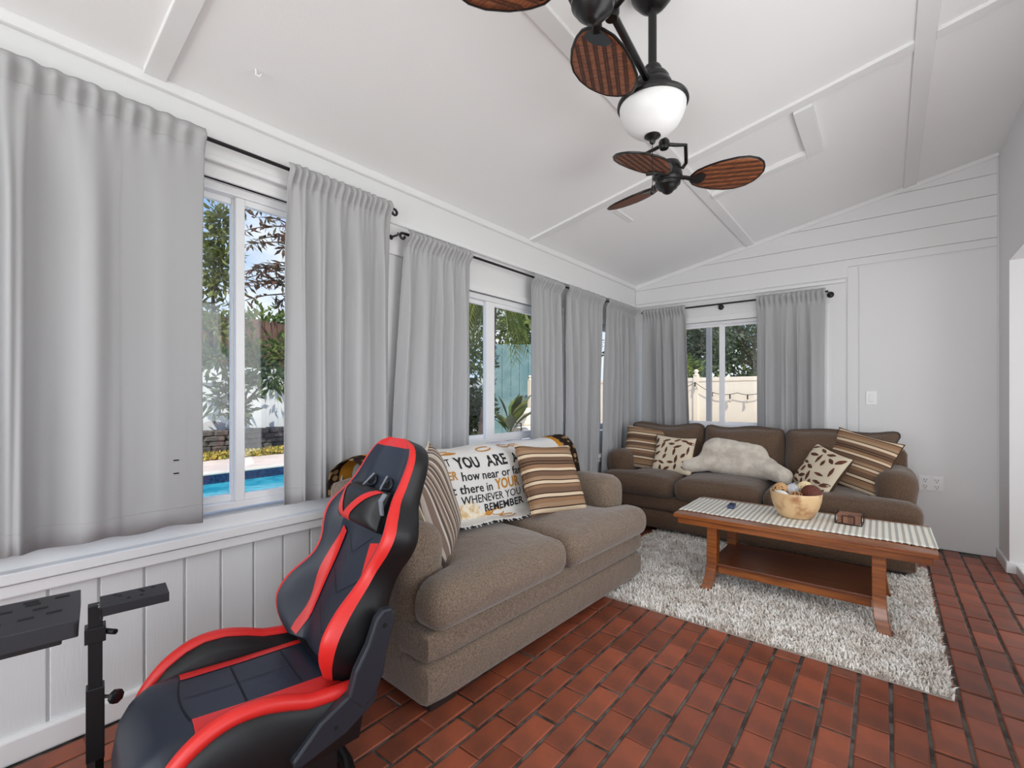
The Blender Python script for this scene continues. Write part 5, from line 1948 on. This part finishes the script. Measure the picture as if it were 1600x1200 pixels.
def tree(name, label, base, trunk, crowns, n, size, mat, seed, group=None, ratio=.45, shell=.5, droop=0.0, tr=.06, cat='tree'):
    rg = random.Random(seed)
    e = thing(name, label, cat, base, group=group)
    bs = Vector(base)
    tk = B()
    tk.tube([(0, 0, -.05)] + [tuple(Vector(p) - bs) for p in trunk], [tr] + [tr * (1 - .6 * (i + 1) / len(trunk)) for i in range(len(trunk))], 7)
    last = Vector(trunk[-1]) - bs
    mid = Vector(trunk[max(0, len(trunk) - 2)]) - bs if len(trunk) > 1 else Vector((0, 0, 0))
    for c, r_ in crowns:
        cc = Vector(c) - bs
        tk.tube([mid.lerp(last, .5), mid.lerp(last, .5).lerp(cc, .6) + Vector((0, 0, .05)), cc], [tr * .45, tr * .3, tr * .12], 6)
    tk.obj('trunk', 'bark', e, smooth=50)
    vs, fs = leaves_mesh([(tuple(Vector(c) - bs), r_) for c, r_ in crowns], n, size, rg, shell, ratio, droop)
    o = B().add(vs, fs).obj('foliage', mat, e, smooth=0, fix=False)
    o['kind'] = 'stuff'
    return e


def gp(px, t_):   # ground point below pixel column px at ray depth t_
    p = at_t(px, CY, t_)
    return Vector((p.x, p.y, GZ))


def cr(px, py, t_, rx, rz, ry=None):
    return (tuple(at_t(px, py, t_)), (rx, ry or rx, rz))


# seen through the large left window
tree('shrub_tree', 'dark-leaved small tree in front of the white fence, seen past the window stile', gp(377, 10.0) + Vector((0, 0, 0)), [tuple(gp(377, 10.0) + Vector((0, 0, .5))), tuple(at_t(372, 600, 10.0))],
     [cr(375, 600, 10.0, .45, .35), cr(405, 575, 10.0, .45, .30), cr(350, 620, 10.0, .38, .40), cr(425, 590, 10.2, .40, .30), cr(340, 560, 9.8, .35, .35), cr(372, 640, 10.0, .28, .25)], 620, .26, 'leaf_dark', 2, ratio=.30, shell=.15, tr=.07)
tree('leafy_tree', 'tall sparse green tree at the left edge of the pool view', gp(330, 11.0), [tuple(at_t(335, 640, 11)), tuple(at_t(330, 520, 11)), tuple(at_t(336, 400, 11))],
     [cr(335, 370, 11, .45, .5), cr(345, 440, 11, .5, .5), cr(322, 420, 11, .5, .6), cr(338, 510, 11, .55, .5), cr(310, 480, 11, .6, .6), cr(325, 560, 11, .5, .5), cr(350, 400, 11, .4, .5), cr(345, 340, 11, .35, .4)], 1700, .20, 'leaf_olive', 4, ratio=.42, shell=.1, tr=.06)
tree('garden_tree', 'yellow-green bushy tree in front of the brown plank fence', gp(410, 12.5), [tuple(at_t(405, 600, 12.5)), tuple(at_t(400, 540, 12.5))],
     [cr(388, 545, 12.5, .65, .35), cr(420, 555, 12.5, .7, .4), cr(440, 545, 12.5, .6, .45), cr(375, 505, 12.6, .35, .35), cr(430, 600, 11.6, .6, .35), cr(470, 560, 12.5, .8, .5)], 1300, .18, 'leaf_green', 6, ratio=.35, shell=.2, tr=.08)
# pine with hanging rusty branches
pb = gp(470, 16)
e = thing('pine_tree', 'tall pine with drooping rusty-brown branches against the sky', 'tree', pb)
tk = B().tube([(0, 0, -.1), tuple(at_t(470, 250, 16) - pb)], [.2, .06], 8)
rg = random.Random(12)
vs, fs = [], []
for k in range(46):
    py = 285 + 200 * rg.random()
    root = at_t(470, py - 22, 16) - pb
    a = rg.uniform(0, 2 * PI)
    L_ = rg.uniform(1.1, 2.5)
    pts = [root + Vector((math.cos(a) * L_ * q, math.sin(a) * L_ * q, .35 * q - .75 * q * q)) for q in (0, .25, .5, .75, 1)]
    tk.tube(pts, [.03, .025, .02, .014, .006], 5)
    for m_ in range(26):
        q = rg.uniform(.25, 1)
        i = min(3, int(q * 4))
        p = pts[i].lerp(pts[i + 1], q * 4 - i)
        ax = Vector((rg.gauss(0, .7), rg.gauss(0, .7), rg.uniform(-.9, .3))).normalized()
        l = rg.uniform(.22, .42)
        sd_ = ax.cross(Vector((rg.gauss(0, 1), rg.gauss(0, 1), rg.gauss(0, 1)))).normalized() * .045
        o_ = len(vs)
        vs += [p, p + ax * l * .5 + sd_, p + ax * l, p + ax * l * .5 - sd_]
        fs.append((o_, o_ + 1, o_ + 2, o_ + 3))
tk.obj('trunk', 'bark', e, smooth=50)
o = B().add(vs, fs).obj('foliage', 'leaf_rust', e, smooth=0, fix=False)
o['kind'] = 'stuff'

# seen through the second window: teal wall, weeping palm, patio chair
B().box(-.08, .08, -1.9, 1.9, 0, 3.3)
tp_ = at_t(805, CY, 16.0)
e = thing('teal_screen', 'tall teal garden screen wall behind the patio chair', 'wall', (tp_.x, tp_.y, GZ), (0, 0, YAW))
for k in range(9):
    B().box(-1.05 + k * .30, -1.05 + k * .30 + .292, -.04, .04, 0, 3.1).obj('plank', 'teal', e, smooth=0, bevel=.008)
pc_ = at_t(822, CY, 13.2)
e = thing('patio_chair', 'outdoor armchair with cream cushions on the patio by the teal screen', 'chair', (pc_.x, pc_.y, GZ), (0, 0, YAW + 0.5))
rbox(-.34, .34, -.36, .30, .30, .46, .06, 8).obj('seat_cushion', 'cushion_out', e, smooth=60)
rbox(-.33, .33, .16, .34, .46, .98, .07, 8).obj('back_cushion', 'cushion_out', e, smooth=60)
for sg in (-1, 1):
    B().tube([(sg * .38, -.38, 0), (sg * .38, -.38, .58), (sg * .38, .36, .58), (sg * .38, .40, 0)], .018, 8).obj('arm_frame', 'frame_out', e)
B().tube([(-.38, -.36, .28), (.38, -.36, .28), (.38, .36, .28), (-.38, .36, .28)], .016, 8, closed=True).obj('seat_frame', 'frame_out', e)
pb = gp(797, 12.6)
e = thing('broadleaf_plant', 'pale broad-leaved plant in front of the teal screen', 'plant', pb)
rg = random.Random(5)
for k in range(20):
    a, L_, sp_ = rg.uniform(0, 2 * PI), rg.uniform(.9, 1.9), rg.uniform(.2, .75)
    dv = Vector((math.cos(a), math.sin(a), 0))
    sv = Vector((-math.sin(a), math.cos(a), 0))
    vs, fs = [], []
    for i in range(8):
        q = i / 7
        c_ = dv * sp_ * q * q * 1.3 + Vector((0, 0, L_ * (q - .25 * q * q)))
        w_ = .012 if q < .45 else .14 * math.sin((q - .45) / .55 * PI) + .008
        vs += [c_ - sv * w_, c_ + sv * w_]
        if i:
            fs.append((2 * i - 2, 2 * i - 1, 2 * i + 1, 2 * i))
    B().add(vs, fs).obj('leaf', ['leaf_grey', 'leaf_olive', 'leaf_green'][k % 3], e, smooth=40, fix=False)
# weeping palm: hanging fronds
pb = gp(752, 12.0)
e = thing('weeping_palm', 'palm with long hanging green fronds outside the second window', 'palm', pb)
top = at_t(772, 448, 12.0) - pb
B().tube([(0, 0, -.05), tuple(top * .5 + Vector((.1, 0, 0))), tuple(top)], [.14, .11, .08], 8).obj('trunk', 'bark', e)
rg = random.Random(9)
for k in range(34):
    a = rg.uniform(0, 2 * PI)
    L_ = rg.uniform(.7, 1.8)
    dp = rg.uniform(1.0, 3.0)
    pts = [top + Vector((math.cos(a) * L_ * q, math.sin(a) * L_ * q, .55 * q - dp * q * q)) for q in [i / 10 for i in range(11)]]
    fr_ = B().tube(pts, [.018 * (1 - i / 11) + .003 for i in range(11)], 5)
    for i in range(1, 11):
        for sg in (-1, 1):
            for m_ in range(3):
                p = pts[i - 1].lerp(pts[i], m_ / 3)
                l = rg.uniform(.30, .55)
                sd_ = Vector((-math.sin(a), math.cos(a), 0)) * sg
                tip = p + sd_ * l * .55 + Vector((math.cos(a) * .1, math.sin(a) * .1, -l * .8))
                wv = Vector((math.cos(a), math.sin(a), 0)) * .018
                fr_.add([p - wv, p + wv, tip], [(0, 1, 2)])
    fr_.obj('frond', 'leaf_green' if k % 3 else 'leaf_olive', e, smooth=0, fix=False)
tree('dark_tree', 'dark shady tree left of the weeping palm outside the second window', gp(728, 14.5), [tuple(at_t(728, 560, 14.5))],
     [cr(735, 480, 14.5, 1.2, 1.3), cr(725, 560, 14.5, 1.0, 1.0), cr(715, 640, 14.5, 1.0, .8), cr(745, 640, 14.6, .6, .7)], 2600, .22, 'leaf_dark', 14, shell=.2, tr=.16)
tree('canopy_tree', 'broad green tree above the teal screen', gp(845, 19.0), [tuple(at_t(845, 600, 19)), tuple(at_t(845, 520, 19))],
     [cr(800, 500, 19, 1.3, 1.0), cr(840, 520, 19, 1.5, 1.2), cr(825, 570, 19, 1.5, 1.1), cr(850, 470, 19, 1.2, 1.0), cr(780, 560, 19, 1.2, 1.2), cr(795, 620, 19, 1.6, 1.0), cr(840, 630, 19, 1.6, 1.0)], 4200, .26, 'leaf_green', 15, shell=.2, tr=.2)

# seen through the back window: cream fence with ball-capped posts, string lights, trees
FY = 12.4
cf_ = thing('vinyl_fence', 'cream panel fence with ball-capped post beyond the back window', 'fence', (0, FY, GZ))
posts = [-6.9 + 1.8 * k for k in range(6)]
posts = [x + (-1.63 + 6.9 - 1.8 * 3) for x in posts]
for i, x in enumerate(posts):
    p = B().box(x - .06, x + .06, -.06, .06, 0, 1.86).obj('post', 'cream_fence', cf_, smooth=0, bevel=.006)
    B().lathe([(0, 1.86), (.075, 1.86), (.075, 1.885), (.04, 1.90), (.035, 1.92), (.055, 1.945), (.06, 1.975), (.045, 2.005), (0, 2.02)], 16, Matrix.Translation((x, 0, 0))).obj('post_cap', 'cream_fence', p, smooth=40)
    if i:
        B().box(posts[i - 1] + .06, x - .06, -.02, .02, .1, 1.74).obj('fence_panel', 'cream_fence', cf_, smooth=0)
        B().box(posts[i - 1] + .06, x - .06, -.035, .035, 1.70, 1.80).obj('top_rail', 'cream_fence', cf_, smooth=0, bevel=.008)
pw = thing('planter_ledge', 'low tan planter ledge at the foot of the cream fence', 'planter', (-1.1, FY - .75, GZ))
B().box(-3.2, 3.2, -.12, .12, 0, .62).obj('ledge_wall', 'concrete', pw, smooth=0, bevel=.02)
B().box(-3.2, 3.2, .12, .65, 0, .60).obj('planting_soil', 'soil', pw, smooth=0)
po = at_t(1108, CY, 9.0)
e = thing('patio_post', 'square grey patio post outside the back window', 'post', (po.x, po.y, GZ), (0, 0, 0))
B().box(-.045, .045, -.045, .045, 0, 2.9).obj('shaft', 'post_grey', e, smooth=0, bevel=.006)
B().box(-.07, .07, -.07, .07, 0, .10).obj('foot_collar', 'post_grey', e, smooth=0, bevel=.01)
B().box(.046, .10, -.05, -.01, .62, .80).obj('junction_box', 'post_grey', e, smooth=0, bevel=.004)
sl = thing('string_lights', 'drooping string lights along the cream fence', 'string lights')
hk = [(-4.0, 1.60), (-2.55, 1.62), (-1.63, 1.68), (-0.62, 1.40), (0.30, 1.66), (1.3, 1.55)]
yy = FY - .10
path = []
for (xa, za), (xb, zb) in zip(hk, hk[1:]):
    for i in range(12):
        k = i / 12
        path.append((xa + (xb - xa) * k, yy, za + (zb - za) * k - .30 * 4 * k * (1 - k) * .5 + GZ))
B().tube(path, .008, 5).obj('cable', 'cable', sl)
for i in range(4, len(path), 5):
    x, y, z = path[i]
    so = B().tube([(x, y, z), (x, y, z - .11)], .017, 7).obj('socket', 'cable', sl)
    B().lathe([(0, -.20), (.018, -.19), (.026, -.165), (.022, -.13), (.012, -.108), (0, -.108)], 10, Matrix.Translation((x, y, z))).obj('bulb', 'bulb', so, smooth=60)
tree('grey_tree', 'dusty grey-green tree behind the cream fence, left of the patio post', gp(1085, 17), [tuple(at_t(1085, 570, 17)), tuple(at_t(1088, 530, 17))],
     [cr(1075, 535, 17, 1.3, 1.1), cr(1095, 560, 17, 1.2, .8), cr(1110, 520, 17, 1.1, 1.1), cr(1060, 570, 17, 1.0, .7), cr(1090, 500, 17, 1.3, .9)], 2600, .20, 'leaf_grey', 21, shell=.15, tr=.14)
tree('oak_tree', 'wide dark tree with a long bare limb behind the cream fence', gp(1190, 19), [tuple(at_t(1185, 580, 19)), tuple(at_t(1170, 560, 19))],
     [cr(1150, 525, 19, 1.4, 1.0), cr(1180, 520, 19, 1.5, 1.2), cr(1135, 560, 19, 1.0, .6), cr(1210, 540, 19, 1.5, 1.3), cr(1145, 495, 19, 1.5, .8), cr(1178, 588, 18.5, .9, .35)], 3800, .20, 'leaf_dark', 23, shell=.15, tr=.2)
tree('hedge_shrub', 'low yellow-green shrub rising over the cream fence', gp(1068, 14), [tuple(at_t(1068, 600, 14))],
     [cr(1070, 575, 14, .7, .35), cr(1050, 570, 14, .7, .4)], 700, .14, 'leaf_green', 25, shell=.2, tr=.05, cat='shrub')
for k, (y, c_, m_) in enumerate(((0.9, 'round olive shrub by the board fence, nearest the pool end', 'leaf_olive'), (8.6, 'dense green shrub behind the middle of the board fence', 'leaf_green'), (11.9, 'dark green shrub at the far end of the board fence', 'leaf_dark'))):
    tree('garden_shrub', c_, (-10.6, y, GZ), [(-10.6, y, .9)], [((-10.6, y, 2.1), (.8, .9, .7)), ((-10.7, y + .6, 2.6), (.6, .6, .6)), ((-10.5, y - .5, 1.7), (.7, .7, .6))], 900, .2, m_, 60 + k, shell=.2, tr=.06, cat='shrub', group='shrubs behind the board fence')
# backdrop trees further out so the horizon stays green from other positions
for k, (x, y, s_) in enumerate(((-17, 1.5, 2.4), (-19, 9.5, 2.8), (-13, 22, 3.2), (-5, 25, 3.0), (4, 24, 3.0), (-18, -4, 2.6))):
    tree('far_tree', ['round distant tree behind the plank fence', 'large distant tree beyond the garden corner', 'distant tree far behind the weeping palm', 'distant tree far behind the patio post', 'distant tree beyond the back fence on the right', 'distant tree past the far end of the pool'][k],
         (x, y, GZ), [(x, y, s_ * .7), (x, y, s_ * 1.0)], [((x - .8, y, s_ * 1.1), (s_ * .7, s_ * .7, s_ * .55)), ((x + .9, y + .5, s_ * 1.2), (s_ * .7, s_ * .7, s_ * .5)), ((x, y - .6, s_ * 1.45), (s_ * .6, s_ * .6, s_ * .4))], 2200, .34, ['leaf_olive', 'leaf_green', 'leaf_dark'][k % 3], 40 + k, shell=.3, tr=.2, group='distant garden trees')
